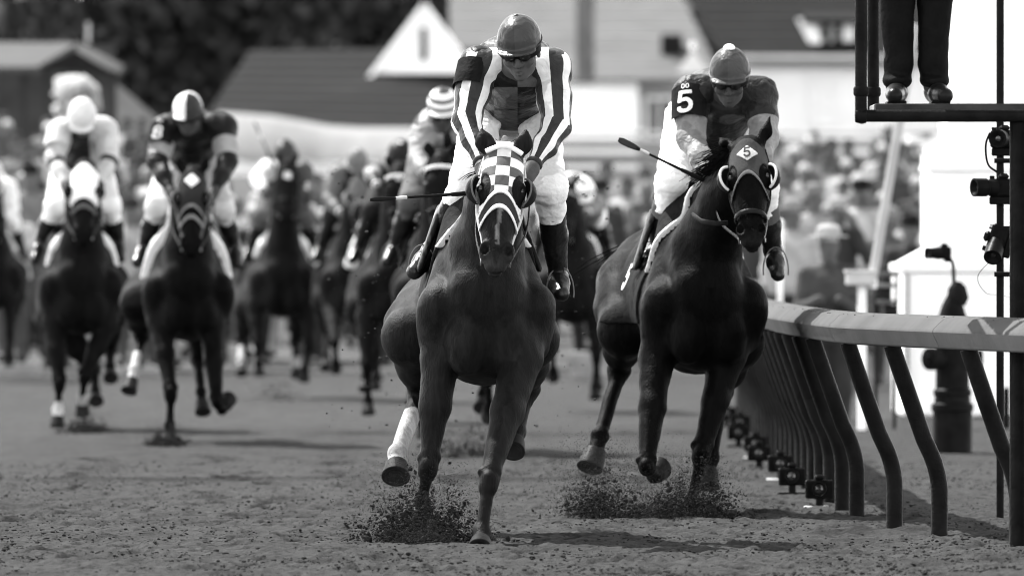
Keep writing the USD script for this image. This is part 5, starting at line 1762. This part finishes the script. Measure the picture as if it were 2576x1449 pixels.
# a wood behind them closes the view
V, fcs = leaf_crown((0, 318, 5.0), (26, 7, 9), 26000, .62, 999, 90)
single("woodland", (V, fcs), LEAF, "far dark wood closing the view behind roofs", kind="stuff", smooth=False)
p = at(192, 635, 132)
T = Thing("flowering_bush", (p[0], 132, 1.0), "pale blossoming bush right behind the white-capped jockey", "bush")
part("blossom", leaf_crown(at(196, 238, 132), (.40, .35, .33), 6000, .035, 41, 16), PALELEAF, T, smooth=False)
part("stem", tube([[p[0], 132, .8], at(192, 240, 132)], [.06, .03], 8), M_BARK, T)

# ------------------------------------------------------------------ the leader: chestnut horse in a checked hood
lead = dict(label="chestnut racehorse in blue and white checked hood, leading the race", Y0=45.0, cx=1228, rump=-.10, h=.0085, tone=.0070, girth=.97, croup=.12, points=.8,
            coat=COAT1, legr=dict(FR=(1.08, 1.1, 1.0, 1.05), HL=(1.0, 1.0, 1.0, 1.18)), hoofr=dict(HL=.066, HR=.06), poll=(1268, 386, -.35), muzzle=(1246, 672, -.60), turn=-2, lip=.012,
            ear={-1: np.array([-.05, .03, .125]), 1: np.array([.05, .03, .125]), "w": .043},
            legs=dict(FL=[(1108, 905, .12), (1078, 1168, .02), (1062, 1266, .16), (1058, 1322, .14)],
                      FR=[(1312, 900, .02), (1230, 1204, -.36), (1212, 1340, -.44), (1207, 1383, -.54)],
                      HL=[(1036, 850, 1.05), (1058, 985, 1.35), (1000, 1140, 1.05), (996, 1200, .95)],
                      HR=[(1330, 850, 1.1), (1328, 980, 1.5), (1300, 1085, 1.35), (1288, 1135, 1.25)]),
            hooffront=dict(HL=(0, -.5, .9), FL=(0, -1, .2)),
            socks=dict(HL=(.26, .26), FL=(.78, .2)), stripe=(.30, .50, .009, .12))
T, fb_, H, B, legs, P = build_horse(lead)
lead["eyehole"] = .074
lead["curve"] = 11.0
lead["hood_bands"] = [("hood", -.06, .222, .007), ("hood_trim", .222, .243, .010), ("hood_band", .243, .298, .006), ("noseband", .298, .318, .012)]
HOOD_CHECK = pattern_mat("checked_hood_cloth", "check", .085, .72, .6, wrinkle=.15, scale=(1 / .066, 1 / .054, .0001), loc=(100.5, 101.15, 100.5))
f_, pieces, _ = hood(T, fb_, H, lead)
hv, hf = arr(pieces["hood"])
part("hood", (hv, hf), HOOD_CHECK, T, attrs={"pat": hood_pat(H, hv)})
part("hood_trim", pieces["hood_trim"], M_WHITE, T, smooth=True)
part("hood_band", pieces["hood_band"], mat("dark_blue_cloth", .028, .6, .15, 20, .2, 60), T, smooth=True)
part("noseband", pieces["noseband"], M_WHITE, T, smooth=True)
for q in (-1, 1):
    cup(H, q, .066, 38, M_LEATHER, mat("cup_rim", .09, .4), T)
pts = [H(-.012 + .35 * max(abs(a) - .02, 0) , a, .052 - 3.5 * a * a) for a in np.linspace(-.085, .085, 17)]
part("hood_edge", tube(pts, .011, 10), M_WHITE, T, smooth=True)
pts = [H(-.038, a, .03 - 2.5 * a * a) for a in np.linspace(-.04, .04, 9)]
part("browband", tube(pts, .008, 10), M_WHITE, T, smooth=True)
part("forelock", ruffle(trimesh.Trimesh(*(lambda m: (np.array(m.vertices) * [.9, .9, 1.5] + H(-.06, 0, .01), np.array(m.faces)))(trimesh.creation.icosphere(2, .018))), .006, 60, 3), M_LGREYCLOTH, T, smooth=True)
bridle(T, H, M_PALE, nose=None)
lead |= dict(cloth_mat=M_BLACKCLOTH, edge_mat=M_PALE, cloth=(.30, .95), edge_low=1.32, cloth_low=1.1)
saddle_cloth(T, fb_, B, lead)
mane(T, B, H, 3, -.3, n=150, length=.13, lift=.1)
tail(T, B, 4, .8, 80, -.02)

STRIPES = pattern_mat("striped_sleeve_silk", "around", .030, .74, .36, wrinkle=.55, count=5, phase=20.1, duty=.55)
CHECKS = pattern_mat("checked_jacket_silk", "check", .007, .07, .36, wrinkle=.6, scale=(1 / .105, 1 / .3, 1 / .1), loc=(100.0, 100.3, 100.1))
CAP1 = pattern_mat("blue_cap_silk", "around", .024, .036, .33, spec=.2, wrinkle=.5, wscale=15.0, count=3, phase=20.0)
lead_j = dict(label="jockey in striped sleeves and plain dark cap riding the leading chestnut horse", Y0=45.0, h=.0085, hb=.0062, skin=M_SKIN, look=(-.16, -1, -.42), up=(-.06, 0, 1),
              j=dict(head=(1309, 128, -.06), neck=(1302, 158, .27), hip=(1285, 200, .95),
                     shL=(1205, 164, .31), elL=(1174, 305, .20), haL=(1216, 425, -.02),
                     shR=(1388, 168, .31), elR=(1398, 318, .20), haR=(1335, 428, -.02),
                     knL=(1178, 450, .42), anL=(1086, 632, .80), toL=(1042, 684, .66),
                     knR=(1382, 470, .42), anR=(1404, 690, .80), toR=(1413, 738, .66)),
              jacket=CHECKS, sleeve=STRIPES, cuff=M_SILK_DARK, breeches=M_WHITE, boot=M_BOOT, cap=CAP1, pom=.013, pom_mat=CAP1, goggle=M_GOGGLE, bootcut=.30,
              armband=("L", None, None, M_BLACKCLOTH, 1.0), armface=(-.75, -.6, .3), puff=1.05, capsize=1.0, band_len=.12)
build_jockey(lead_j)
reins(T, H, [at(1218, 432, 44.98), at(1333, 432, 44.98)], M_LEATHER)
whip(at(1222, 484, 44.92), at(931, 503, 44.75), M_LEATHER, M_LEATHER, "thin dark whip pointing left from the leading jockey's hand")

# ------------------------------------------------------------------ the runner-up at the rail: dark horse number 5
sec = dict(label="dark bay racehorse in grey hood numbered 5, galloping beside the rail", Y0=49.2, cx=1782, rump=-.20, h=.0095, tone=.0019, croup=.0, points=.85,
           coat=COAT2, poll=(1880, 366, -.42), muzzle=(1891, 612, -.68), turn=5, lip=.004, girth=1.02,
           ear={1: np.array([.062, .06, .15]), -1: np.array([-.09, .13, .06])},
           legs=dict(FL=[(1652, 900, .12), (1626, 1172, -.22), (1645, 1195, .02), (1660, 1182, .10)],
                     FR=[(1826, 905, .12), (1766, 1135, -.05), (1741, 1262, -.02), (1727, 1318, -.06)],
                     HL=[(1572, 830, 1.0), (1558, 930, 1.32), (1509, 1095, 1.05), (1484, 1178, .96)],
                     HR=[(1850, 860, 1.1), (1818, 985, 1.5), (1788, 1150, 1.35), (1779, 1222, 1.28)]),
           hooffront=dict(HL=(-.1, -.55, .85), FL=(0, -.3, 1)), legr=dict(HL=(1, 1, 1.05, 1.15)), hoofr=dict(HL=.066, HR=.062))
T2, f2, H2, B2, legs2, P2 = build_horse(sec)
sec["eyehole"] = .066
sec["hood_bands"] = [("hood", -.06, .196, .007), ("hood_trim", .196, .212, .011)]
sec["curve"] = 12.0
f_, pieces, _ = hood(T2, f2, H2, sec)
part("hood", pieces["hood"], mat("grey_hood_cloth", .042, .75, .12, 30, .3, 120), T2, smooth=True)
part("hood_trim", pieces["hood_trim"], mat("grey_trim", .16, .7, .1), T2, smooth=True)
for q in (-1, 1):
    cup(H2, q, .066, 48, M_LEATHER, M_PALE, T2, rim=.0065)
# the diamond with its figure
def diamond(f_, H_, T_, t0, a, b, m_):
    t, uu, n = H_.local(*f_.grid())
    reg = (np.abs(t - t0) / a + np.abs(uu) / b - 1.0) * .04
    reg = np.maximum(reg, -n - .02)
    return part("diamond_patch", f_.shell(.0115, reg * H_.s, keep=.008), m_, T_, smooth=40)


dpart = diamond(f_, H2, T2, .085, .052, .060, M_PALE)
dn = unit(H2.N - H2.T * .12); ctr = H2(.085, 0, .0770)
tm = meshkit.text_mesh("5", .05, .003, True)
tv = np.array(tm.vertices); tv[:, 0] -= tv[:, 0].mean(); tv[:, 1] -= .025
part("numeral", (ctr + dn * .0015 + np.outer(tv[:, 0], H2.U) - np.outer(tv[:, 1], H2.T) + np.outer(tv[:, 2], dn), np.array(tm.faces)), M_GREYCLOTH, dpart)
bridle(T2, H2, M_LEATHER, nose=.44)
sec |= dict(cloth_mat=M_BLACKCLOTH, edge_mat=M_PALE, cloth=(.36, .98), cloth_edge=.03, edge_low=1.2, cloth_low=.95)
saddle_cloth(T2, f2, B2, sec)
tm = meshkit.text_mesh("5", .13, .004, True)
tv = np.array(tm.vertices); tv[:, 0] -= tv[:, 0].mean()
fbv = unit(B2(0, 1, 0) - B2(0, 0, 0)); uv_ = unit(B2(1, 0, 0) - B2(0, 0, 0))
tup = unit(uv_ * .42 + np.array([0, 0, 1.0])); tout = unit(np.cross(fbv, tup)); tout = tout if tout @ uv_ < 0 else -tout
part("saddle_number", (B2(-.318, .70, 1.12) + np.outer(-tv[:, 0], fbv) + np.outer(tv[:, 1], tup) + np.outer(tv[:, 2], tout), np.array(tm.faces)), M_WHITE, T2)
mane(T2, B2, H2, 13, -1.0, n=550, length=.17, lift=.25, start=.5)
tail(T2, B2, 14, .6, 50, -.28)
pts = bez(H2(.545, .07, -.05), at(1915, 640, 48.6), at(1932, 690, 48.9), at(1920, 740, 49.15), n=8)
part("breast_strap", tube([at(1742, 540, 48.85), at(1765, 557, 48.72), at(1800, 563, 48.66), at(1830, 561, 48.7)], .01, 8, flat=(.012, .005), side=(0, 0, 1)), M_LEATHER, T2, smooth=True)

J5 = pattern_mat("dotted_jacket_silk", "dots", .016, .06, .42, wrinkle=.6, scale=5.5, size=.34)
S5 = pattern_mat("two_tone_sleeve_silk", "axis", .06, .27, .45, wrinkle=.7, axis="z", freq=.5, phase=19.86, duty=.0)
S5 = pattern_mat("light_sleeve_silk", "axis", .018, .20, .45, wrinkle=.9, axis="z", freq=1.0, phase=20.1, duty=.26)
CAP5 = pattern_mat("grey_cap_silk", "around", .040, .050, .42, wrinkle=.5, wscale=15.0, count=3, phase=20.0)
sec_j = dict(label="jockey with number 5 armband, grey cap and dark goggles on the dark bay horse", Y0=49.2, h=.0085, hb=.0065, skin=M_SKIN_DARK, look=(-.1, -1, -.36), up=(.0, 0, 1),
             j=dict(head=(1836, 203, .02), neck=(1830, 222, .37), hip=(1775, 300, 1.05),
                    shL=(1740, 232, .40), elL=(1738, 350, .28), haL=(1790, 448, .02),
                    shR=(1908, 236, .40), elR=(1925, 345, .28), haR=(1900, 440, .05),
                    knL=(1690, 455, .46), anL=(1652, 625, .74), toL=(1622, 668, .60),
                    knR=(1915, 470, .46), anR=(1945, 630, .74), toR=(1957, 690, .60)),
             jacket=J5, sleeve=S5, cuff=M_LGREYCLOTH, collar=M_SILK_DARK, breeches=M_WHITE, boot=M_BOOT, boottop=M_GREYCLOTH, cap=CAP5, pom=.030, pom_mat=M_WHITE, goggle=M_GOGGLE,
             bootcut=.36, armband=("L", [("5", .115, .085), ("00", .024, -.045)], M_WHITE, M_BLACKCLOTH, 1.0), armface=(-.35, -1, .2), puff=1.08)
build_jockey(sec_j)
reins(T2, H2, [at(1790, 448, 49.22), at(1900, 440, 49.25)], M_LEATHER)
whip(at(1786, 462, 49.15), at(1556, 351, 49.0), M_LEATHER, M_BROWN_LEATHER, "dark whip with a flat leather end, slanting up left from the hand of jockey 5", .017)

# ------------------------------------------------------------------ the field behind
def shift_legs(cx, Y0, s, kind=0):
    """Leg joints for a horse whose middle stands at cx, from the leader's gaits."""
    if kind == 0:
        o = dict(FL=[(-.20, .80, .1), (-.24, .47, -.1), (-.22, .22, .0), (-.21, .13, .0)], FR=[(.17, .80, .1), (.19, .50, -.32), (.20, .32, -.06), (.20, .27, .05)],
                 HL=[(-.25, .86, 1.05), (-.22, .60, 1.35), (-.22, .36, 1.05), (-.23, .26, .95)], HR=[(.2, .86, 1.1), (.18, .62, 1.5), (.16, .4, 1.25), (.15, .31, 1.15)])
    elif kind == 1:
        o = dict(FL=[(-.19, .80, .1), (-.17, .5, -.34), (-.16, .33, -.05), (-.16, .28, .06)], FR=[(.18, .80, .1), (.2, .45, -.1), (.19, .19, .0), (.19, .1, -.03)],
                 HL=[(-.24, .86, 1.05), (-.24, .62, 1.4), (-.25, .38, 1.15), (-.25, .28, 1.08)], HR=[(.22, .86, 1.1), (.2, .56, 1.4), (.2, .28, 1.1), (.2, .18, 1.0)])
    else:
        o = dict(FL=[(-.19, .80, .1), (-.19, .44, -.08), (-.18, .16, .0), (-.18, .07, -.03)], FR=[(.18, .80, .1), (.17, .48, -.12), (.16, .22, .08), (.16, .14, .08)],
                 HL=[(-.22, .86, 1.05), (-.2, .6, 1.45), (-.2, .34, 1.3), (-.2, .25, 1.25)], HR=[(.2, .86, 1.1), (.19, .6, 1.4), (.18, .3, 1.05), (.18, .2, .95)])
    return {k: [(cx + a * F / Y0, 635 - (z - EYE) * F / Y0, dy) for a, z, dy in v] for k, v in o.items()}


def px(cx, Y0, a, z, dy=0.0):
    return (cx + a * F / Y0, 635 - (z - EYE) * F / Y0, dy)


def jockey_pose(cx, Y0, lean=0.0, crouch=0.0, **over):
    c = lambda a, z, dy: px(cx, Y0, a, z, dy)
    j = dict(head=c(lean, 2.235 - crouch, .05), neck=c(lean * .9, 2.17 - crouch, .32), hip=c(0, 1.98 - crouch * .6, 1.0),
             shL=c(-.165 + lean * .7, 2.13 - crouch, .37), elL=c(-.215, 1.90 - crouch, .25), haL=c(-.11, 1.70 - crouch * .4, .02),
             shR=c(.165 + lean * .7, 2.13 - crouch, .37), elR=c(.215, 1.90 - crouch, .25), haR=c(.11, 1.70 - crouch * .4, .02),
             knL=c(-.20, 1.62, .44), anL=c(-.30, 1.33, .76), toL=c(-.35, 1.24, .62), knR=c(.20, 1.62, .44), anR=c(.30, 1.33, .76), toR=c(.34, 1.24, .62))
    j.update(over)
    return j


def field_horse(label, cx, Y0, tone, legs, poll, muzzle, coat=None, **kw):
    sp = dict(label=label, Y0=Y0, cx=cx, rump=kw.pop("rump", -.05), h=kw.pop("h", .019), tone=tone, points=.75, coat=coat or COAT3, poll=poll, muzzle=muzzle, legs=legs, lip=.0, muscle=.006) | kw
    return sp, list(build_horse(sp))


def hooded(res, sp, mats, cups=None, cup_rim=None):
    T, f, H = res[0], res[1], res[2]
    sp["hood_h"] = .009
    f_, pieces, _ = hood(T, f, H, sp)
    for (n, *_r), m in zip(sp["hood_bands"], mats):
        part(n, pieces[n], m, T, smooth=True)
    res[4] = f_
    if cups:
        for q in (-1, 1):
            cup(H, q, .06, 45, cups, cup_rim or cups, T)


# A: far left, white hood, pale jockey
Y = 73.0; cx = 205
sp, r = field_horse("dark racehorse wearing a plain white hood, second from the left edge", cx, Y, .0035,
                    dict(FL=[(136, 815, .1), (150, 962, -.1), (146, 1030, .0), (144, 1072, -.02)], FR=[(268, 815, .1), (214, 945, -.1), (207, 1000, .0), (208, 1040, .05)],
                         HL=[(140, 800, 1.05), (236, 930, 1.4), (240, 985, 1.1), (242, 1010, 1.0)], HR=[(272, 790, 1.1), (276, 880, 1.4), (278, 925, 1.1), (279, 952, 1.0)]),
                    (213, 420, -.35), (209, 608, -.52), ears=False, socks=dict(FL=(.45, .42), FR=(.5, .25)), h=.016)
sp |= dict(hood_bands=[("hood", -.07, .27, .009), ("noseband", .31, .35, .012)], curve=5.0, eyehole=.040)
hooded(r, sp, [M_WHITE, M_GREYCLOTH], M_LEATHER)
bridle(r[0], r[2], M_LEATHER, nose=None)
sp |= dict(cloth_mat=M_BLACKCLOTH, edge_mat=M_WHITE, cloth=(.36, .95), cloth_edge=.06, edge_low=1.2, edge_off=.04)
saddle_cloth(r[0], r[1], r[3], sp)
tail(r[0], r[3], 21)
CAPW = pattern_mat("white_cap_silk", "axis", .55, .55, .5, wrinkle=.2, axis="x", freq=1.0)
SLW = pattern_mat("pale_sleeve_silk", "axis", .45, .03, .5, wrinkle=.7, axis="z", freq=2.2, phase=20.25, duty=.90)
JKW = pattern_mat("pale_and_dark_jacket_silk", "axis", .012, .3, .5, wrinkle=.6, axis="x", freq=2.4, phase=20.5, duty=.62)
build_jockey(dict(label="jockey in white cap and pale silks on the white-hooded horse at left", Y0=Y, h=.013, skin=M_SKIN, look=(0, -1, -1.3),
                  j=jockey_pose(cx, Y, 0, 0, head=(207, 300, .0), neck=(207, 312, .30), hip=(205, 385, 1.0), shL=(154, 328, .35), shR=(263, 324, .35), elL=(138, 400, .2), elR=(277, 400, .2),
                                haL=(165, 468, -.02), haR=(250, 468, -.02), knL=(140, 520, .42), knR=(276, 515, .42), anL=(100, 605, .75), anR=(300, 610, .75), toL=(88, 655, .6), toR=(305, 650, .6)),
                  jacket=JKW, sleeve=SLW, cuff=M_WHITE, breeches=M_WHITE, boot=M_BOOT, cap=CAPW, pom=.012, pom_mat=M_WHITE, goggle=M_GOGGLE, bootcut=.3, puff=1.1, capsize=1.02,
                  armband=("L", None, None, M_PALE, 1.0)))
reins(r[0], r[2], [at(165, 468, Y), at(250, 468, Y)], M_LEATHER)

# B: number 8
Y = 67.8; cx = 476
sp, r = field_horse("near-black racehorse with a white diamond on its dark hood, carrying number 8", cx, Y, .0028,
                    dict(FL=[(404, 815, .1), (430, 985, -.2), (427, 1070, -.2), (431, 1128, -.25)], FR=[(532, 820, .1), (545, 1012, -.15), (558, 1030, .05), (574, 1006, .16)],
                         HL=[(352, 765, 1.0), (355, 845, 1.3), (338, 930, 1.05), (324, 985, .95)], HR=[(520, 790, 1.1), (498, 905, 1.4), (506, 985, 1.15), (511, 1038, 1.05)]),
                    (484, 436, -.38), (480, 636, -.56), coat=COAT2, ears=True, socks=dict(HL=(.35, .36)), h=.016, rump=-.12)
sp["curve"] = 9.0
sp["hood_bands"] = [("hood", -.06, .25, .007), ("hood_trim", .25, .275, .010), ("noseband", .33, .36, .012)]
hooded(r, sp, [M_DARKCLOTH, M_LGREYCLOTH, M_LGREYCLOTH], M_LEATHER, M_LGREYCLOTH)
Hh = r[2]
diamond(r[4], Hh, r[0], .075, .06, .058, M_WHITE)
bridle(r[0], Hh, M_LGREYCLOTH, nose=None)
sp |= dict(cloth_mat=M_BLACKCLOTH, edge_mat=M_WHITE, cloth=(.34, .95), cloth_edge=.06, cloth_low=.93, edge_low=1.12, edge_off=.06)
saddle_cloth(r[0], r[1], r[3], sp)
tail(r[0], r[3], 22)
CAP8 = pattern_mat("quartered_cap_silk", "around", .025, .68, .4, wrinkle=.2, count=2, phase=20.5, duty=.5)
SL8 = pattern_mat("banded_sleeve_silk", "axis", .006, .26, .45, wrinkle=.6, axis="z", freq=2.2, phase=20.456, duty=.72)
JK8 = pattern_mat("black_jacket_silk", "axis", .005, .005, .4, wrinkle=.7, axis="x", freq=1.0)
build_jockey(dict(label="jockey in black silks with armband 8 and a white and dark quartered cap", Y0=Y, h=.012, skin=M_SKIN_DARK, look=(-.1, -1, -.42),
                  j=jockey_pose(cx, Y, 0, 0, head=(473, 292, .0), neck=(478, 305, .32), hip=(480, 372, 1.0), shL=(416, 322, .35), shR=(562, 318, .35), elL=(396, 408, .2), elR=(572, 408, .2),
                                haL=(430, 482, -.02), haR=(540, 480, -.02), knL=(395, 520, .42), knR=(560, 525, .42), anL=(362, 620, .75), anR=(590, 620, .75), toL=(345, 660, .6), toR=(598, 665, .6)),
                  jacket=JK8, sleeve=SL8, cuff=M_BLACKCLOTH, breeches=M_PALE, boot=M_BOOT, cap=CAP8, pom=.012, pom_mat=M_WHITE, goggle=M_GOGGLE, bootcut=.22, puff=1.12,
                  armband=("L", [("8", .095, .08), ("00", .02, -.05)], M_PALE, M_BLACKCLOTH, 1.0), armface=(-.35, -1, .2)))
reins(r[0], r[2], [at(430, 482, Y), at(540, 480, Y)], M_LEATHER)

# C: star-faced horse, jockey low behind its head, white sleeve, whip up
Y = 92.0; cx = 712
sp, r = field_horse("bay racehorse with a white star on its bare face, right of number 8", cx, Y, .006,
                    dict(FL=[(640, 770, .1), (648, 862, -.1), (651, 915, .0), (652, 945, .0)], FR=[(775, 770, .1), (776, 868, -.1), (768, 925, .05), (764, 956, .08)],
                         HL=[(625, 780, 1.05), (606, 850, 1.35), (606, 905, 1.05), (608, 940, .95)], HR=[(760, 780, 1.1), (742, 860, 1.4), (744, 915, 1.1), (746, 946, 1.05)]),
                    (723, 412, -.38), (721, 552, -.55), star=(.14, .045, .55), socks=dict(HL=(.3, .3), HR=(.6, .25)), points=.8, h=.02)
bridle(r[0], r[2], M_LEATHER, nose=.40, brow=M_LEATHER)
sp |= dict(cloth_mat=M_BLACKCLOTH, edge_mat=M_WHITE, cloth=(.40, .95), cloth_edge=.10, cloth_low=.98, edge_low=1.25, edge_off=.05)
saddle_cloth(r[0], r[1], r[3], sp)
tail(r[0], r[3], 23)
CAPC = pattern_mat("dark_cap_silk", "axis", .035, .035, .45, wrinkle=.4, axis="x", freq=1.0)
SLC = pattern_mat("white_sleeve_silk", "axis", .7, .7, .45, wrinkle=.5, axis="x", freq=1.0)
JKC = pattern_mat("grey_jacket_silk", "axis", .05, .05, .45, wrinkle=.5, axis="x", freq=1.0)
build_jockey(dict(label="jockey in dark cap crouched low behind a star-faced horse, white sleeve raised", Y0=Y, h=.016, skin=M_SKIN_DARK, look=(0, -1, -.5),
                  j=jockey_pose(cx, Y, .03, .12, head=(718, 400, .18), neck=(720, 428, .42), shL=(676, 425, .42), elL=(648, 452, .25), haL=(664, 485, .0), shR=(762, 428, .42), elR=(782, 470, .3), haR=(776, 498, .02)),
                  jacket=JKC, sleeve=SLC, sleeve_R=JKC, cuff=M_DARKCLOTH, breeches=M_GREYCLOTH, boot=M_BOOT, cap=CAPC, pom=.03, pom_mat=CAPC, goggle=M_GOGGLE, puff=1.05, capsize=1.1))
reins(r[0], r[2], [at(664, 485, Y), at(776, 498, Y)], M_LEATHER)
whip(at(690, 420, Y), at(640, 308, Y - .1), M_BROWN_LEATHER, M_BROWN_LEATHER, "raised whip pointing up left above the low dark cap")

# D: pale-bridled horse in the thick of the field
Y = 90.0; cx = 890
sp, r = field_horse("dark racehorse with pale blinker cups and white breast straps, left of two star-faced rivals", cx, Y, .005, shift_legs(cx, Y, 0, 1), (899, 452, -.36), (908, 588, -.55), h=.022)
sp["hood_bands"] = [("hood", -.06, .24, .007), ("hood_trim", .24, .285, .012)]
hooded(r, sp, [M_GREYCLOTH, M_LGREYCLOTH], M_LGREYCLOTH, M_PALE)
bridle(r[0], r[2], M_LEATHER, nose=.4)
for a, b, w in (((920, 575), (880, 668), .05), ((948, 592), (905, 690), .038)):
    v = tube(bez(at(*a, Y - .30), at((a[0] + b[0]) / 2 - 4, (a[1] + b[1]) / 2, Y - .34), at(*b, Y - .22), n=8), w, 12)
    part("breast_strap", ruffle(v, .008, 14, 4), M_WHITE, r[0], smooth=True)
tail(r[0], r[3], 24)
sp |= dict(cloth_mat=M_BLACKCLOTH, edge_mat=M_GREYCLOTH, cloth=(.40, .95))
saddle_cloth(r[0], r[1], r[3], sp)
build_jockey(dict(label="jockey with grey cap and grey silks hidden behind the pale-cupped horse's head", Y0=Y, h=.018, skin=M_SKIN, look=(0, -1, -.7),
                  j=jockey_pose(cx, Y, .03, .14, head=(899, 418, .2)), jacket=JKC, sleeve=pattern_mat("mid_grey_sleeve_silk", "axis", .10, .10, axis="x", freq=1.0), cuff=M_PALE, breeches=M_DARKCLOTH, boot=M_BOOT,
                  cap=pattern_mat("light_grey_cap_silk", "axis", .12, .12, axis="x", freq=1.0), goggle=M_GOGGLE))

# E: dark horse with a star and browband
Y = 78.0; cx = 1000
sp, r = field_horse("near-black racehorse with small white star and pale browband, left of the leader", cx, Y, .0035, shift_legs(cx - 15, Y, 0, 2), (1003, 424, -.36), (1002, 590, -.55), coat=COAT3, star=(.10, .032, .5), h=.02)
bridle(r[0], r[2], M_LEATHER, nose=.4, brow=M_PALE)
tail(r[0], r[3], 25)
sp |= dict(cloth_mat=M_BLACKCLOTH, edge_mat=M_GREYCLOTH, cloth=(.40, .95))
saddle_cloth(r[0], r[1], r[3], sp)
build_jockey(dict(label="jockey in black cap bent right down behind the small-starred dark horse", Y0=Y, h=.016, skin=M_SKIN_DARK, look=(0, -1, -.9),
                  j=jockey_pose(cx, Y, .02, .24, head=(1008, 405, .12), haL=(950, 470, -.1), elL=(935, 440, .2)), jacket=pattern_mat("dark_grey_jacket_silk", "axis", .03, .03, axis="x", freq=1.0), sleeve=SL8, cuff=M_WHITE, breeches=M_DARKCLOTH, boot=M_BOOT,
                  cap=pattern_mat("black_cap_silk", "axis", .010, .010, axis="x", freq=1.0), goggle=M_GOGGLE, capsize=1.1))

# F: just behind the leader, hooped cap
Y = 64.5; cx = 1112
sp, r = field_horse("dark racehorse with pale browband running close behind the leader", cx, Y, .004, shift_legs(cx + 40, Y, 0, 0), (1110, 396, -.34), (1108, 600, -.52), h=.018, rump=.0)
bridle(r[0], r[2], M_LEATHER, nose=.4, brow=M_PALE)
tail(r[0], r[3], 26)
sp |= dict(cloth_mat=M_BLACKCLOTH, edge_mat=M_GREYCLOTH, cloth=(.40, .95))
saddle_cloth(r[0], r[1], r[3], sp)
CAPH = pattern_mat("hooped_cap_silk", "axis", .66, .05, .4, wrinkle=.2, axis="z", freq=20.0, phase=20.62, duty=.62)
build_jockey(dict(label="jockey in white and dark hooped cap and pale silks behind the leader's shoulder", Y0=Y, h=.013, skin=M_SKIN_DARK, look=(0, -1, -.45),
                  j=jockey_pose(cx, Y, 0, .0, head=(1113, 283, .0), neck=(1116, 305, .32), shL=(1064, 338, .34), shR=(1170, 335, .34), elL=(1052, 400, .2), elR=(1180, 400, .2), haL=(1075, 445, .0), haR=(1150, 450, .0)),
                  jacket=pattern_mat("pale_jacket_silk", "axis", .012, .25, .5, wrinkle=.7, axis="x", freq=3.2, phase=20.0, duty=.5), sleeve=pattern_mat("pale_grey_sleeve_silk", "axis", .25, .25, .5, wrinkle=.8, axis="x", freq=1.0),
                  cuff=M_DARKCLOTH, breeches=M_GREYCLOTH, boot=M_BOOT, cap=CAPH, pom=.018, pom_mat=M_GREYCLOTH, goggle=M_GOGGLE))

# G: right behind the leader, spattered dark horse
Y = 84.0; cx = 1440
sp, r = field_horse("mud-spattered dark racehorse half hidden behind the leader's right side", cx, Y, .005, shift_legs(cx, Y, 0, 1), (1425, 470, -.30), (1420, 610, -.52), h=.02, rump=.04)
bridle(r[0], r[2], M_LEATHER, nose=.4, brow=M_LGREYCLOTH)
tail(r[0], r[3], 27)
sp |= dict(cloth_mat=M_BLACKCLOTH, edge_mat=M_WHITE, cloth=(.40, .95))
saddle_cloth(r[0], r[1], r[3], sp)
build_jockey(dict(label="jockey with white banded cap seen between the leader and number 5", Y0=Y, h=.016, skin=M_SKIN_DARK, look=(0, -1, -.5),
                  j=jockey_pose(cx, Y, .08, .2, head=(1465, 500, .25), neck=(1462, 530, .5), hip=(1435, 480, 1.0), shL=(1418, 500, .45), shR=(1486, 545, .45)), jacket=JKC, sleeve=pattern_mat("light_sleeve_silk_2", "axis", .15, .15, axis="x", freq=1.0), cuff=M_PALE, breeches=M_WHITE, boot=M_BOOT,
                  cap=pattern_mat("banded_cap_silk", "axis", .68, .04, .4, wrinkle=.2, axis="z", freq=13.0, phase=20.35, duty=.72), goggle=M_GOGGLE))

# H: partly out of the frame at far left
Y = 104.0; cx = -18
sp, r = field_horse("dark horse cut off by the left edge of the picture", cx, Y, .004, shift_legs(cx, Y, 0, 2), (-15, 500, -.3), (-18, 610, -.5), h=.024)
bridle(r[0], r[2], M_LEATHER, nose=.4)
build_jockey(dict(label="rider in white on the horse at the left picture edge", Y0=Y, h=.02, skin=M_SKIN, look=(0, -1, -.5),
                  j=jockey_pose(cx, Y, .0, .16), jacket=SLC, sleeve=SLC, cuff=M_WHITE, breeches=M_WHITE, boot=M_BOOT, cap=CAPW, goggle=M_GOGGLE))
